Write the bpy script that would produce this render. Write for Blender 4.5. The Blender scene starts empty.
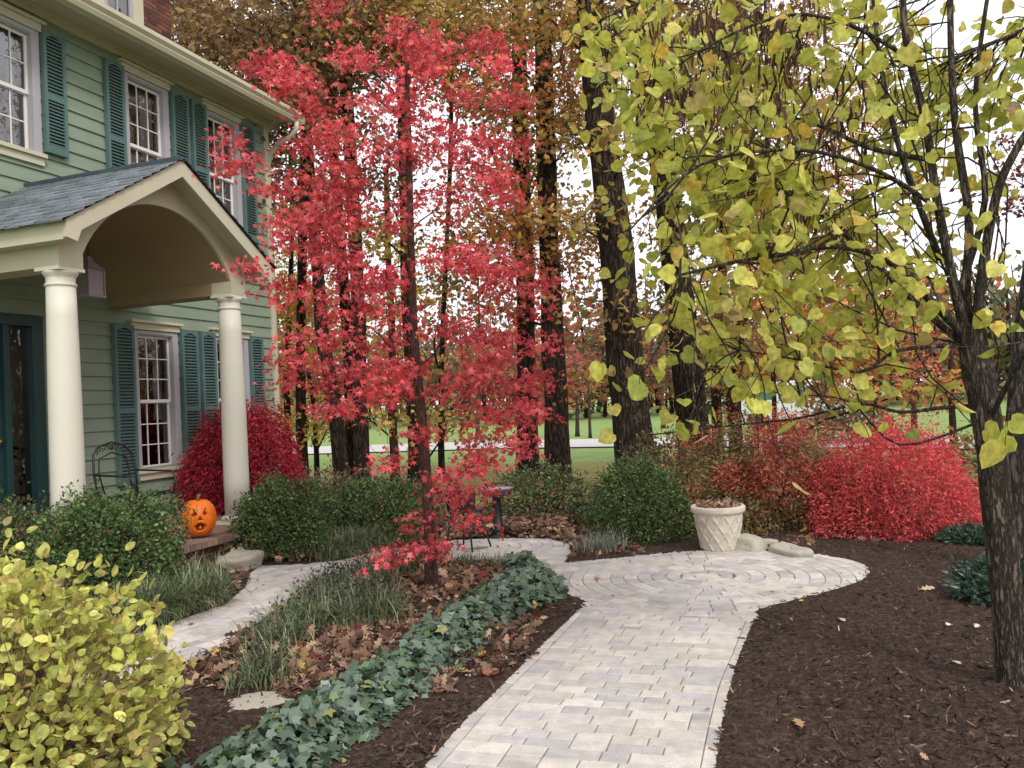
import bpy, math, random
import numpy as np
from mathutils import Vector, Matrix
random.seed(7); RNG = np.random.default_rng(7)
scene = bpy.context.scene; COL = scene.collection
PI = math.pi
# ------------------------------------------------------------ camera geometry
F = 820.0; PIT = 0.0222; ROL = 0.0487; YAW = 0.336; H = 1.55
cr, sr, cp, sp = math.cos(ROL), math.sin(ROL), math.cos(PIT), math.sin(PIT)
def ray(px, py):
    X = (px-512)/F; Y = (384-py)/F
    x = X*cr+Y*sr; up = -X*sr+Y*cr
    return np.array([x, cp-up*sp, sp+up*cp])
def gz(px, py, z=0.0):
    r = ray(px, py); return np.array([0, 0, H])+r*((z-H)/r[2])
def gd(px, py, d):
    r = ray(px, py); return np.array([0, 0, H])+r*(d/r[1])
D1 = np.array([math.sin(YAW), math.cos(YAW), 0]); NN = np.array([math.cos(YAW), -math.sin(YAW), 0])
cd = bpy.data.cameras.new('camera'); cam = bpy.data.objects.new('camera', cd); COL.objects.link(cam)
right = Vector((cr, sr*sp, -sr*cp)); upv = Vector((sr, -cr*sp, cr*cp)); back = Vector((0, -cp, -sp))
m = Matrix((right, upv, back)).transposed().to_4x4(); m.translation = Vector((0, 0, H)); cam.matrix_world = m
cd.sensor_width = 36; cd.lens = 36*F/1024; cd.clip_start = 0.05; cd.clip_end = 1500
scene.camera = cam
# ------------------------------------------------------------ helpers
def lin(r, g, b):
    f = lambda c: (c/255/12.92 if c/255 <= .04045 else ((c/255+.055)/1.055)**2.4)
    return (f(r), f(g), f(b))
def rr(a, b): return random.uniform(a, b)
def tag(o, label=None, cat=None, group=None, kind=None):
    if label: o['label'] = label
    if cat: o['category'] = cat
    if group: o['group'] = group
    if kind: o['kind'] = kind
    return o
def empty(name, loc=(0, 0, 0), rz=0, label=None, cat=None, group=None):
    o = bpy.data.objects.new(name, None); COL.objects.link(o); o.location = loc; o.rotation_euler = (0, 0, rz)
    o.empty_display_size = .1
    return tag(o, label, cat, group)
def copy_tree(o, parent=None):
    c = o.copy(); COL.objects.link(c)
    if parent is not None: c.parent = parent
    for ch in list(o.children): copy_tree(ch, c)
    return c
def link_mesh(name, me, mat, parent, loc=None):
    o = bpy.data.objects.new(name, me); COL.objects.link(o)
    if mat is not None:
        for mm in (mat if isinstance(mat, (list, tuple)) else [mat]): me.materials.append(mm)
    if parent is not None: o.parent = parent
    if loc is not None: o.location = loc
    return o
class MB:
    def __init__(s): s.v = []; s.f = []; s.c = []; s.mi = []; s.sm = []
    def add(s, vs, fs, col=(1, 1, 1), mi=0, smooth=False):
        b = len(s.v); s.v += [tuple(p) for p in vs]
        for f in fs: s.f.append(tuple(b+i for i in f)); s.mi.append(mi); s.sm.append(smooth)
        s.c += [col]*len(vs)
    def box(s, a, b, col=(1, 1, 1), mi=0, M=None):
        x0, y0, z0 = a; x1, y1, z1 = b
        vs = [(x0,y0,z0),(x1,y0,z0),(x1,y1,z0),(x0,y1,z0),(x0,y0,z1),(x1,y0,z1),(x1,y1,z1),(x0,y1,z1)]
        if M is not None: vs = [tuple(M@Vector(p)) for p in vs]
        s.add(vs, [(0,3,2,1),(4,5,6,7),(0,1,5,4),(1,2,6,5),(2,3,7,6),(3,0,4,7)], col, mi)
    def tube(s, pts, rad, n=6, col=(1, 1, 1), mi=0, cap=True, smooth=True):
        pts = [Vector(p) for p in pts]; k = len(pts)
        if not hasattr(rad, '__len__'): rad = [rad]*k
        vs = []; prev = None
        for i, p in enumerate(pts):
            t = (pts[min(i+1, k-1)]-pts[max(i-1, 0)])
            t = t.normalized() if t.length > 1e-9 else Vector((0, 0, 1))
            if prev is None:
                a = Vector((1, 0, 0)) if abs(t.x) < .8 else Vector((0, 1, 0)); u = t.cross(a).normalized()
            else:
                u = (prev-t*prev.dot(t)); u = u.normalized() if u.length > 1e-6 else t.orthogonal().normalized()
            prev = u; w = t.cross(u)
            for j in range(n):
                an = 2*PI*j/n; vs.append(p+(u*math.cos(an)+w*math.sin(an))*rad[i])
        fs = []
        for i in range(k-1):
            for j in range(n): fs.append((i*n+j, i*n+(j+1) % n, (i+1)*n+(j+1) % n, (i+1)*n+j))
        if cap: fs.append(tuple(range(n-1, -1, -1))); fs.append(tuple((k-1)*n+j for j in range(n)))
        s.add(vs, fs, col, mi, smooth)
    def lathe(s, prof, c=(0, 0, 0), n=24, col=(1, 1, 1), mi=0, smooth=True, cap=True, off=0):
        vs = []; k = len(prof)
        for r, z in prof:
            for j in range(n): an = 2*PI*j/n+off; vs.append((c[0]+r*math.cos(an), c[1]+r*math.sin(an), c[2]+z))
        fs = []
        for i in range(k-1):
            for j in range(n): fs.append((i*n+j, i*n+(j+1) % n, (i+1)*n+(j+1) % n, (i+1)*n+j))
        if cap: fs.append(tuple(range(n-1, -1, -1))); fs.append(tuple((k-1)*n+j for j in range(n)))
        s.add(vs, fs, col, mi, smooth)
    def prism(s, poly, a0, a1, axis=1, col=(1, 1, 1), mi=0):
        # poly of (u,z) extruded along y from a0 to a1 (axis 1), or (y,z) along x (axis 0), or (x,y) along z (axis 2)
        def P(q, a): return (q[0], a, q[1]) if axis == 1 else ((a, q[0], q[1]) if axis == 0 else (q[0], q[1], a))
        n = len(poly); vs = [P(q, a0) for q in poly]+[P(q, a1) for q in poly]
        fs = [tuple(range(n)), tuple(range(2*n-1, n-1, -1))]+[(i, i+n, (i+1) % n+n, (i+1) % n) for i in range(n)]
        s.add(vs, fs, col, mi)
    def build(s, name, mat, parent=None, xf=None, bevel=0, fixn=True, loc=None):
        v = [xf(p) for p in s.v] if xf else s.v
        me = bpy.data.meshes.new(name); me.from_pydata(v, [], s.f)
        at = me.color_attributes.new('Col', 'FLOAT_COLOR', 'POINT')
        at.data.foreach_set('color', np.array([(*c[:3], 1) for c in s.c], dtype=np.float32).ravel())
        me.polygons.foreach_set('material_index', s.mi); me.polygons.foreach_set('use_smooth', s.sm)
        if fixn:
            import bmesh
            bm = bmesh.new(); bm.from_mesh(me); bmesh.ops.recalc_face_normals(bm, faces=bm.faces); bm.to_mesh(me); bm.free()
        me.update()
        o = link_mesh(name, me, mat, parent, loc)
        if bevel:
            b = o.modifiers.new('bevel', 'BEVEL'); b.width = bevel; b.segments = 2; b.limit_method = 'ANGLE'
        return o
# ---------------- leaf clouds (numpy)
def tpl(pts, faces): return (np.array(pts, float), faces)
T_DIA = tpl([(0,0,0),(.5,.28,.04),(1,0,-.05),(.5,-.28,.04)], [(0,1,2,3)])
T_SLIM = tpl([(0,0,0),(.4,.14,.02),(1,0,-.08),(.4,-.14,.02)], [(0,1,2,3)])
T_ROUND = tpl([(0,0,0),(.1,.22,.03),(.32,.37,.05),(.58,.37,.04),(.82,.22,.0),(1,.0,-.05),(.82,-.22,.01),(.58,-.37,.05),(.32,-.37,.05),(.1,-.22,.03)], [(0,1,2,3,4,5),(0,5,6,7,8,9)])
T_HEART = tpl([(.06,0,0),(-.06,.2,.04),(.08,.42,.08),(.4,.5,.08),(.72,.32,.04),(1,0,-.06),(.72,-.32,.05),(.4,-.5,.09),(.08,-.42,.08),(-.06,-.2,.04),(.5,0,-.02)],
              [(0,1,2,3,10),(10,3,4,5),(10,5,6,7),(0,10,7,8,9)])
def star(n, rin, k0=0, droop=.12, spread=2.3):
    pts = [(0, 0, 0)]; m_ = 2*n-1
    for i in range(m_):
        a = -spread+2*spread*i/(m_-1)
        lobe = 1-.33*abs(a)/spread
        r = lobe if i % 2 == 0 else rin
        pts.append((.35+r*.65*math.cos(a), r*.62*math.sin(a), -droop*(r > rin)*lobe))
    return tpl(pts, [tuple(range(len(pts)))])
T_MAPLE = star(5, .25, droop=.2); T_IVY = star(5, .5, droop=.06, spread=2.4)
T_OAK = tpl([(0,0,0),(.2,.1,0),(.3,.28,.03),(.42,.12,0),(.6,.33,.04),(.7,.13,0),(.88,.2,-.03),(1,0,-.08),(.86,-.2,-.03),(.68,-.12,0),(.58,-.32,.04),(.4,-.12,0),(.28,-.26,.03),(.2,-.1,0)], [tuple(range(14))])
T_OAKL = tpl([(0,0,0),(.3,.25,.03),(.42,.12,0),(.65,.34,.05),(1,0,-.08),(.62,-.34,.04),(.42,-.12,0),(.28,-.27,.03)], [tuple(range(8))])
def unit(a): return a/np.maximum(np.linalg.norm(a, axis=1, keepdims=True), 1e-9)
def rdir(n, up=0.0, flat=1.0):
    a = RNG.normal(size=(n, 3)); a[:, 2] = a[:, 2]*flat; a = unit(a); a[:, 2] += up; return unit(a)
def leaf_arrays(P, D, Nm, S, T):
    tv, tf = T; D = unit(D); B = unit(np.cross(Nm, D)); Nz = np.cross(D, B)
    S = np.asarray(S, float).reshape(-1, 1, 1)
    curl = (1+RNG.normal(size=(len(P), 1, 1))*.8)
    V = P[:, None, :]+S*(tv[None, :, 0:1]*D[:, None, :]+tv[None, :, 1:2]*B[:, None, :]+tv[None, :, 2:3]*curl*Nz[:, None, :])
    return V
def np_mesh(name, chunks, mat, parent=None, loc=None):
    """chunks: (V (n,k,3), faces of the template, colours (n,3))"""
    Vs, Cs, L, ST, TT = [], [], [], [], []; base = 0; lp = 0
    for V, faces, C in chunks:
        n, k, _ = V.shape
        if n == 0: continue
        Vs.append(V.reshape(-1, 3)); Cs.append(np.repeat(C, k, axis=0))
        fl = np.concatenate([np.array(f) for f in faces]); sizes = np.array([len(f) for f in faces])
        L.append((base+np.arange(n)[:, None]*k+fl[None, :]).ravel())
        st = np.concatenate([[0], np.cumsum(sizes)[:-1]]); per = sizes.sum()
        ST.append((lp+np.arange(n)[:, None]*per+st[None, :]).ravel()); TT.append(np.tile(sizes, n))
        base += n*k; lp += n*per
    V = np.concatenate(Vs).astype(np.float32); C = np.concatenate(Cs); L = np.concatenate(L).astype(np.int32)
    ST = np.concatenate(ST).astype(np.int32); TT = np.concatenate(TT).astype(np.int32)
    if loc is not None: V = V-np.array(loc, dtype=np.float32)
    me = bpy.data.meshes.new(name); me.vertices.add(len(V)); me.vertices.foreach_set('co', V.ravel())
    me.loops.add(len(L)); me.loops.foreach_set('vertex_index', L)
    me.polygons.add(len(ST)); me.polygons.foreach_set('loop_start', ST)
    try: me.polygons.foreach_set('loop_total', TT)
    except Exception: pass
    at = me.color_attributes.new('Col', 'FLOAT_COLOR', 'POINT')
    at.data.foreach_set('color', np.concatenate([C, np.ones((len(C), 1))], axis=1).astype(np.float32).ravel())
    me.update(calc_edges=True); me.validate()
    return link_mesh(name, me, mat, parent)
DES = .15
def cols(n, pal, jit=.12):
    """pal: list of (weight, (r,g,b) sRGB 0..255)"""
    w = np.array([p[0] for p in pal], float); w /= w.sum()
    arr = np.array([lin(*p[1]) for p in pal]); idx = RNG.choice(len(pal), n, p=w); idx2 = RNG.choice(len(pal), n, p=w)
    t = RNG.random((n, 1))*.4
    c = arr[idx]*(1-t)+arr[idx2]*t
    lum = c@np.array([[.25], [.6], [.15]]); c = c*(1-DES)+lum*DES
    return np.clip(c*(1+RNG.normal(size=(n, 1))*jit), 0.002, 1)
# ------------------------------------------------------------ materials
MATS = {}
def nt(name):
    m_ = bpy.data.materials.new(name); m_.use_nodes = True; t = m_.node_tree; t.nodes.clear()
    return m_, t, t.nodes, t.links
def node(ns, ty, **k):
    n = ns.new(ty)
    for a, b in k.items(): setattr(n, a, b)
    return n
def paint(name, col, rough=.6, var=.06, scale=3, bump=.0, bscale=60, spec=.3, attr=False, stretch=(1, 1, 1), dirt=None, metal=0):
    m_, t, ns, ls = nt(name)
    out = node(ns, 'ShaderNodeOutputMaterial'); b = node(ns, 'ShaderNodeBsdfPrincipled'); ls.new(b.outputs[0], out.inputs[0])
    tc = node(ns, 'ShaderNodeTexCoord'); mp = node(ns, 'ShaderNodeMapping'); mp.inputs['Scale'].default_value = stretch
    ls.new(tc.outputs['Object'], mp.inputs[0])
    no = node(ns, 'ShaderNodeTexNoise'); no.inputs['Scale'].default_value = scale; no.inputs['Detail'].default_value = 6; ls.new(mp.outputs[0], no.inputs[0])
    mr = node(ns, 'ShaderNodeMapRange'); mr.inputs[1].default_value = .25; mr.inputs[2].default_value = .75; mr.inputs[3].default_value = 1-var; mr.inputs[4].default_value = 1+var; ls.new(no.outputs[0], mr.inputs[0])
    mx = node(ns, 'ShaderNodeMix', data_type='RGBA', blend_type='MULTIPLY'); mx.inputs[0].default_value = 1
    if attr:
        a = node(ns, 'ShaderNodeAttribute', attribute_name='Col'); 
        ml = node(ns, 'ShaderNodeMix', data_type='RGBA', blend_type='MULTIPLY'); ml.inputs[0].default_value = 1
        ls.new(a.outputs[0], ml.inputs[6]); ml.inputs[7].default_value = (*col, 1); ls.new(ml.outputs[2], mx.inputs[6])
    else: mx.inputs[6].default_value = (*col, 1)
    ls.new(mr.outputs[0], mx.inputs[7]); src = mx.outputs[2]
    if dirt:
        n2 = node(ns, 'ShaderNodeTexNoise'); n2.inputs['Scale'].default_value = dirt[2]; n2.inputs['Detail'].default_value = 8; ls.new(mp.outputs[0], n2.inputs[0])
        m2 = node(ns, 'ShaderNodeMapRange'); m2.inputs[1].default_value = .48; m2.inputs[2].default_value = .72; m2.inputs[3].default_value = 0; m2.inputs[4].default_value = dirt[1]; ls.new(n2.outputs[0], m2.inputs[0])
        mm = node(ns, 'ShaderNodeMix', data_type='RGBA'); ls.new(m2.outputs[0], mm.inputs[0]); ls.new(src, mm.inputs[6]); mm.inputs[7].default_value = (*dirt[0], 1); src = mm.outputs[2]
    ls.new(src, b.inputs['Base Color']); b.inputs['Roughness'].default_value = rough; b.inputs['Specular IOR Level'].default_value = spec; b.inputs['Metallic'].default_value = metal
    if bump:
        n3 = node(ns, 'ShaderNodeTexNoise'); n3.inputs['Scale'].default_value = bscale; n3.inputs['Detail'].default_value = 5; ls.new(mp.outputs[0], n3.inputs[0])
        bp = node(ns, 'ShaderNodeBump'); bp.inputs['Strength'].default_value = min(1, bump); bp.inputs['Distance'].default_value = .01*max(1, bump); ls.new(n3.outputs[0], bp.inputs['Height']); ls.new(bp.outputs[0], b.inputs['Normal'])
    return m_
def leafmat(name, trans=.35, rough=.5, spec=.25, var=.18, scale=9):
    m_, t, ns, ls = nt(name)
    out = node(ns, 'ShaderNodeOutputMaterial'); b = node(ns, 'ShaderNodeBsdfPrincipled'); tr = node(ns, 'ShaderNodeBsdfTranslucent'); mix = node(ns, 'ShaderNodeMixShader'); mix.inputs[0].default_value = trans
    a = node(ns, 'ShaderNodeAttribute', attribute_name='Col'); tc = node(ns, 'ShaderNodeTexCoord'); no = node(ns, 'ShaderNodeTexNoise'); no.inputs['Scale'].default_value = scale; ls.new(tc.outputs['Object'], no.inputs[0])
    mr = node(ns, 'ShaderNodeMapRange'); mr.inputs[1].default_value = .3; mr.inputs[2].default_value = .7; mr.inputs[3].default_value = 1-var; mr.inputs[4].default_value = 1+var; ls.new(no.outputs[0], mr.inputs[0])
    mx = node(ns, 'ShaderNodeMix', data_type='RGBA', blend_type='MULTIPLY'); mx.inputs[0].default_value = 1; ls.new(a.outputs[0], mx.inputs[6]); ls.new(mr.outputs[0], mx.inputs[7])
    ls.new(mx.outputs[2], b.inputs['Base Color']); ls.new(mx.outputs[2], tr.inputs[0]); b.inputs['Roughness'].default_value = rough; b.inputs['Specular IOR Level'].default_value = spec
    ls.new(b.outputs[0], mix.inputs[1]); ls.new(tr.outputs[0], mix.inputs[2]); ls.new(mix.outputs[0], out.inputs[0])
    return m_
def barkmat(name, c1, c2, sc=14, strength=1.0):
    m_, t, ns, ls = nt(name)
    out = node(ns, 'ShaderNodeOutputMaterial'); b = node(ns, 'ShaderNodeBsdfPrincipled'); ls.new(b.outputs[0], out.inputs[0])
    tc = node(ns, 'ShaderNodeTexCoord'); mp = node(ns, 'ShaderNodeMapping'); mp.inputs['Scale'].default_value = (1, 1, .16); ls.new(tc.outputs['Object'], mp.inputs[0])
    no = node(ns, 'ShaderNodeTexNoise'); no.inputs['Scale'].default_value = sc; no.inputs['Detail'].default_value = 8; no.inputs['Roughness'].default_value = .7; ls.new(mp.outputs[0], no.inputs[0])
    vo = node(ns, 'ShaderNodeTexVoronoi', feature='DISTANCE_TO_EDGE'); vo.inputs['Scale'].default_value = sc*1.6
    ad = node(ns, 'ShaderNodeVectorMath', operation='ADD'); sc2 = node(ns, 'ShaderNodeVectorMath', operation='SCALE'); sc2.inputs['Scale'].default_value = .12; ls.new(no.outputs['Color'], sc2.inputs[0]); ls.new(mp.outputs[0], ad.inputs[0]); ls.new(sc2.outputs[0], ad.inputs[1]); ls.new(ad.outputs[0], vo.inputs[0])
    m1 = node(ns, 'ShaderNodeMapRange'); m1.inputs[1].default_value = 0; m1.inputs[2].default_value = .25; ls.new(vo.outputs[0], m1.inputs[0])
    mu = node(ns, 'ShaderNodeMath', operation='MULTIPLY'); ls.new(m1.outputs[0], mu.inputs[0]); ls.new(no.outputs[0], mu.inputs[1])
    rp = node(ns, 'ShaderNodeValToRGB'); rp.color_ramp.elements[0].color = (*c1, 1); rp.color_ramp.elements[1].color = (*c2, 1); rp.color_ramp.elements[0].position = .1; rp.color_ramp.elements[1].position = .65; ls.new(mu.outputs[0], rp.inputs[0])
    ls.new(rp.outputs[0], b.inputs['Base Color']); b.inputs['Roughness'].default_value = .9; b.inputs['Specular IOR Level'].default_value = .15
    bp = node(ns, 'ShaderNodeBump'); bp.inputs['Strength'].default_value = strength; bp.inputs['Distance'].default_value = .02; ls.new(mu.outputs[0], bp.inputs['Height']); ls.new(bp.outputs[0], b.inputs['Normal'])
    return m_
LEAF = leafmat('leaf'); LEAFR = leafmat('mottled_leaf', .38, .5, .25, .3, 38); LEAFG = leafmat('glossy_leaf', .12, .38, .45); DRY = leafmat('dry_leaf', .12, .75, .15)
BARK = barkmat('oak_bark', lin(30, 23, 20), lin(86, 72, 62)); BARK2 = barkmat('redbud_bark', lin(58, 50, 44), lin(126, 114, 102), 26)
BARKM = barkmat('maple_bark', lin(58, 40, 38), lin(120, 88, 80), 30, .5); TWIG = paint('twig', lin(62, 48, 42), .9, .2, 20, .3)
BARKG = barkmat('grey_bark', lin(50, 46, 44), lin(118, 108, 102), 18)
SIDING = paint('green_siding_paint', lin(130, 144, 126), .55, .05, 1.2, .12, 180, .3, stretch=(1, 1, 4), dirt=(lin(108, 118, 100), .4, 1.5))
CREAM = paint('cream_trim_paint', lin(190, 184, 162), .5, .04, 2, .05, 90, .3, dirt=(lin(170, 160, 136), .3, 3))
CREAMC = paint('column_paint', lin(210, 206, 192), .45, .03, 2, .04, 90, .35)
MAUVE = paint('window_trim_paint', lin(164, 160, 166), .5, .04, 3, .03, 90, .3)
SASH = paint('sash_white_paint', lin(222, 216, 214), .45, .03, 3)
TEAL = paint('shutter_paint', lin(84, 108, 106), .5, .08, 4, .08, 100, .35)
DOORM = paint('door_paint', lin(26, 56, 56), .35, .06, 3, 0, 60, .5)
SHING = paint('shingle', (1, 1, 1), .9, .18, 6, .8, 150, .2, attr=True)
BRICK = paint('brick', (1, 1, 1), .9, .15, 8, .6, 90, .2, attr=True)
CURT = paint('curtain', lin(210, 208, 216), .9, .08, 5)
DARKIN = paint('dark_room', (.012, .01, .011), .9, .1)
IRON = paint('black_iron', (.015, .017, .018), .45, .1, 20, .2, 200, .5)
STONE = paint('stone', lin(176, 170, 156), .85, .22, 7, 1.4, 24, .2, dirt=(lin(120, 116, 100), .6, 4))
POTM = paint('planter_stone', lin(205, 196, 182), .8, .1, 8, .4, 60, .25, dirt=(lin(150, 140, 122), .5, 9))
PAVER = paint('paver', (1, 1, 1), .8, .16, 14, .9, 120, .25, attr=True, dirt=(lin(130, 124, 116), .2, 3))
SAND = paint('joint_sand', lin(132, 124, 114), .95, .2, 30)
ORANGE = paint('pumpkin_skin', lin(226, 112, 22), .45, .12, 6, .1, 40, .4)
def glassmat():
    m_, t, ns, ls = nt('window_glass'); out = node(ns, 'ShaderNodeOutputMaterial'); g = node(ns, 'ShaderNodeBsdfGlossy'); g.inputs['Roughness'].default_value = .012
    tr = node(ns, 'ShaderNodeBsdfTransparent'); tr.inputs[0].default_value = (.75, .78, .77, 1); fr = node(ns, 'ShaderNodeFresnel'); fr.inputs[0].default_value = 1.9
    tc = node(ns, 'ShaderNodeTexCoord'); no = node(ns, 'ShaderNodeTexNoise'); no.inputs['Scale'].default_value = 5; ls.new(tc.outputs['Object'], no.inputs[0])
    bp = node(ns, 'ShaderNodeBump'); bp.inputs['Strength'].default_value = .25; bp.inputs['Distance'].default_value = .02; ls.new(no.outputs[0], bp.inputs['Height']); ls.new(bp.outputs[0], g.inputs['Normal'])
    ad = node(ns, 'ShaderNodeMath', operation='MULTIPLY_ADD'); ad.inputs[1].default_value = 1.5; ad.inputs[2].default_value = .04; ad.use_clamp = True; ls.new(fr.outputs[0], ad.inputs[0])
    mx = node(ns, 'ShaderNodeMixShader'); ls.new(ad.outputs[0], mx.inputs[0]); ls.new(tr.outputs[0], mx.inputs[1]); ls.new(g.outputs[0], mx.inputs[2]); ls.new(mx.outputs[0], out.inputs[0]); return m_
GLASS = glassmat()
def groundmat(name, cs, scale, bump=.6, bs=40, rough=.95):
    m_, t, ns, ls = nt(name)
    out = node(ns, 'ShaderNodeOutputMaterial'); b = node(ns, 'ShaderNodeBsdfPrincipled'); ls.new(b.outputs[0], out.inputs[0])
    tc = node(ns, 'ShaderNodeTexCoord'); no = node(ns, 'ShaderNodeTexNoise'); no.inputs['Scale'].default_value = scale; no.inputs['Detail'].default_value = 10; no.inputs['Roughness'].default_value = .7; ls.new(tc.outputs['Object'], no.inputs[0])
    rp = node(ns, 'ShaderNodeValToRGB'); el = rp.color_ramp.elements
    while len(el) < len(cs): el.new(.5)
    for i, c in enumerate(cs): el[i].position = .3+.4*i/(len(cs)-1); el[i].color = (*c, 1)
    ls.new(no.outputs[0], rp.inputs[0]); ls.new(rp.outputs[0], b.inputs['Base Color']); b.inputs['Roughness'].default_value = rough; b.inputs['Specular IOR Level'].default_value = .1
    n3 = node(ns, 'ShaderNodeTexNoise'); n3.inputs['Scale'].default_value = bs; n3.inputs['Detail'].default_value = 6; ls.new(tc.outputs['Object'], n3.inputs[0])
    bp = node(ns, 'ShaderNodeBump'); bp.inputs['Strength'].default_value = bump; bp.inputs['Distance'].default_value = .02; ls.new(n3.outputs[0], bp.inputs['Height']); ls.new(bp.outputs[0], b.inputs['Normal'])
    return m_
LAWN = groundmat('lawn', [lin(112, 124, 76), lin(120, 142, 84), lin(130, 152, 92), lin(146, 148, 108)], 1.2)
MULCH = groundmat('mulch', [lin(42, 33, 29), lin(70, 56, 49), lin(100, 84, 74)], 26, 1.0, 70)
ROADM = groundmat('road', [lin(176, 172, 168), lin(190, 186, 184)], 3, .3, 60)
VERGE = groundmat('verge', [lin(120, 124, 66), lin(142, 136, 84), lin(132, 112, 76)], 1.5)

# ------------------------------------------------------------ setting: path outline, beds
POLY = [(-.9, 2.0), (-.44, 3.55), (-.29, 4.04), (-.03, 4.75), (.21, 5.45), (.5, 6.2), (.31, 6.66), (.25, 7.12), (.13, 7.66), (-.2, 8.05), (-.8, 8.1),
        (-1.32, 7.69), (-1.59, 7.21), (-1.84, 6.83), (-1.95, 6.37), (-1.96, 5.9), (-2.01, 5.53), (-2.15, 5.14), (-2.4, 4.7), (-3.2, 3.8), (-4.2, 3.2),
        (-4.6, 4.0), (-3.6, 4.75), (-2.95, 5.6), (-2.6, 6.3), (-2.42, 6.7), (-2.45, 7.3), (-2.62, 8.0), (-2.64, 8.33), (-2.22, 8.32), (-1.84, 8.42), (-1.52, 8.85), (-1.1, 9.11),
        (-.79, 9.3), (-.22, 9.31), (.33, 9.09), (.5, 8.73), (.5, 8.22), (.38, 7.69), (.93, 7.8), (1.33, 7.9), (1.73, 7.97), (2.01, 7.94), (2.28, 7.85), (2.51, 7.69),
        (2.72, 7.49), (2.86, 7.27), (2.9, 7.0), (2.82, 6.73), (2.65, 6.47), (2.36, 6.23), (2.02, 6.02), (1.64, 5.78), (1.34, 5.04), (1.1, 4.45), (.92, 3.92), (.76, 3.42), (.31, 2.0)]
PA = np.array(POLY)
def sdist(P):
    """signed distance, positive outside the path"""
    P = np.asarray(P, float)[:, :2]; d = np.full(len(P), 1e9); ins = np.zeros(len(P), bool)
    for i in range(len(PA)):
        a = PA[i]; b = PA[(i+1) % len(PA)]; ab = b-a; t = np.clip(((P-a)@ab)/(ab@ab), 0, 1)
        d = np.minimum(d, np.linalg.norm(P-(a+t[:, None]*ab), axis=1))
        c = ((a[1] > P[:, 1]) != (b[1] > P[:, 1])); xi = a[0]+(P[:, 1]-a[1])*(b[0]-a[0])/(b[1]-a[1]+1e-12); ins ^= c & (P[:, 0] < xi)
    return np.where(ins, -d, d)
def wav(x, y, s, k=0):
    return (np.sin(x*s+1.3+k)+np.sin(y*s*1.17+.4+k*2)+np.sin((x+y)*s*.73+2.1*k+k)+np.sin((x-1.4*y)*s*.61+k))/4
def hgt(x, y):
    x = np.asarray(x, float); y = np.asarray(y, float)
    v = x*NN[0]+y*NN[1]
    t = np.clip((-v-4.7)/1.4, 0, 1); h = .20*t*t*(3-2*t)
    cbed = np.clip(1-np.hypot((x+.75)/1.1, (y-6.6)/1.6), 0, 1); h = h+.08*cbed
    bk = np.clip((y-9.2)/1.5, 0, 1)*.08; h = h+bk
    return h+.02*wav(x, y, 3.1)+.012*wav(x, y, 9, 1)
def grid_mesh(name, x0, x1, y0, y1, st, zf, mat):
    xs = np.arange(x0, x1+1e-6, st); ys = np.arange(y0, y1+1e-6, st); X, Y = np.meshgrid(xs, ys); nx, ny = len(xs), len(ys)
    Z = zf(X.ravel(), Y.ravel()); V = np.stack([X.ravel(), Y.ravel(), Z], 1)
    i = np.arange((nx-1)*(ny-1)); a = (i//(nx-1))*nx+i % (nx-1); Fq = np.stack([a, a+1, a+nx+1, a+nx], 1)
    me = bpy.data.meshes.new(name); me.vertices.add(len(V)); me.vertices.foreach_set('co', V.astype(np.float32).ravel())
    me.loops.add(Fq.size); me.loops.foreach_set('vertex_index', Fq.ravel().astype(np.int32)); me.polygons.add(len(Fq)); me.polygons.foreach_set('loop_start', (np.arange(len(Fq))*4).astype(np.int32))
    me.polygons.foreach_set('use_smooth', np.ones(len(Fq), bool)); me.update(calc_edges=True)
    return link_mesh(name, me, mat, None)
def bedz(x, y):
    sd = sdist(np.stack([x, y], 1)); k = np.clip(sd/.35, 0, 1)
    fine = RNG.normal(size=len(x))*.005
    return .022+np.clip(sd*.6, -.07, .0)+(sd > 0)*(np.clip(sd*.2, 0, .01)+k*hgt(x, y)+fine*np.clip(sd/.06, 0, 1))
gm = MB(); gm.add([(-700, -60, -.09), (700, -60, -.09), (700, 900, -.09), (-700, 900, -.09)], [(0, 1, 2, 3)]); tag(gm.build('ground', LAWN, fixn=False), kind='structure')
vm = MB(); n_ = 40; vm.add([(-14, 9, -.05), (16, 5, -.05), (13, 14, -.05), (6.5, 18.5, -.05), (-1, 22, -.05), (-14, 25, -.05)], [tuple(range(6))]); tag(vm.build('leafy_verge', VERGE, fixn=False), kind='structure')
bed = tag(grid_mesh('mulch_bed', -5.6, 7.2, 1.6, 11.6, .022, bedz, MULCH), kind='structure')
sm_ = MB(); sm_.add([(x, y, .0135) for x, y in POLY], [tuple(range(len(POLY)))]); tag(sm_.build('path_bedding', SAND, fixn=False), kind='structure')
# road
ne = [(-60, 44), (-20, 35), (-7, 31.2), (-.5, 28.9), (4.4, 26), (8.5, 21.5), (11, 18.6), (20, 11), (40, -6)]; fe = [(-58, 52), (-18, 41), (-6, 36.6), (1, 33.6), (6.8, 30), (11.8, 25.4), (14.4, 22.2), (23, 15), (43, -2)]
rm = MB(); n_ = len(ne); rm.add([(x, y, -.045) for x, y in ne]+[(x, y, -.045) for x, y in fe], [(i, i+1, i+1+n_, i+n_) for i in range(n_-1)]); tag(rm.build('road', ROADM, fixn=False), kind='structure')
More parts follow.
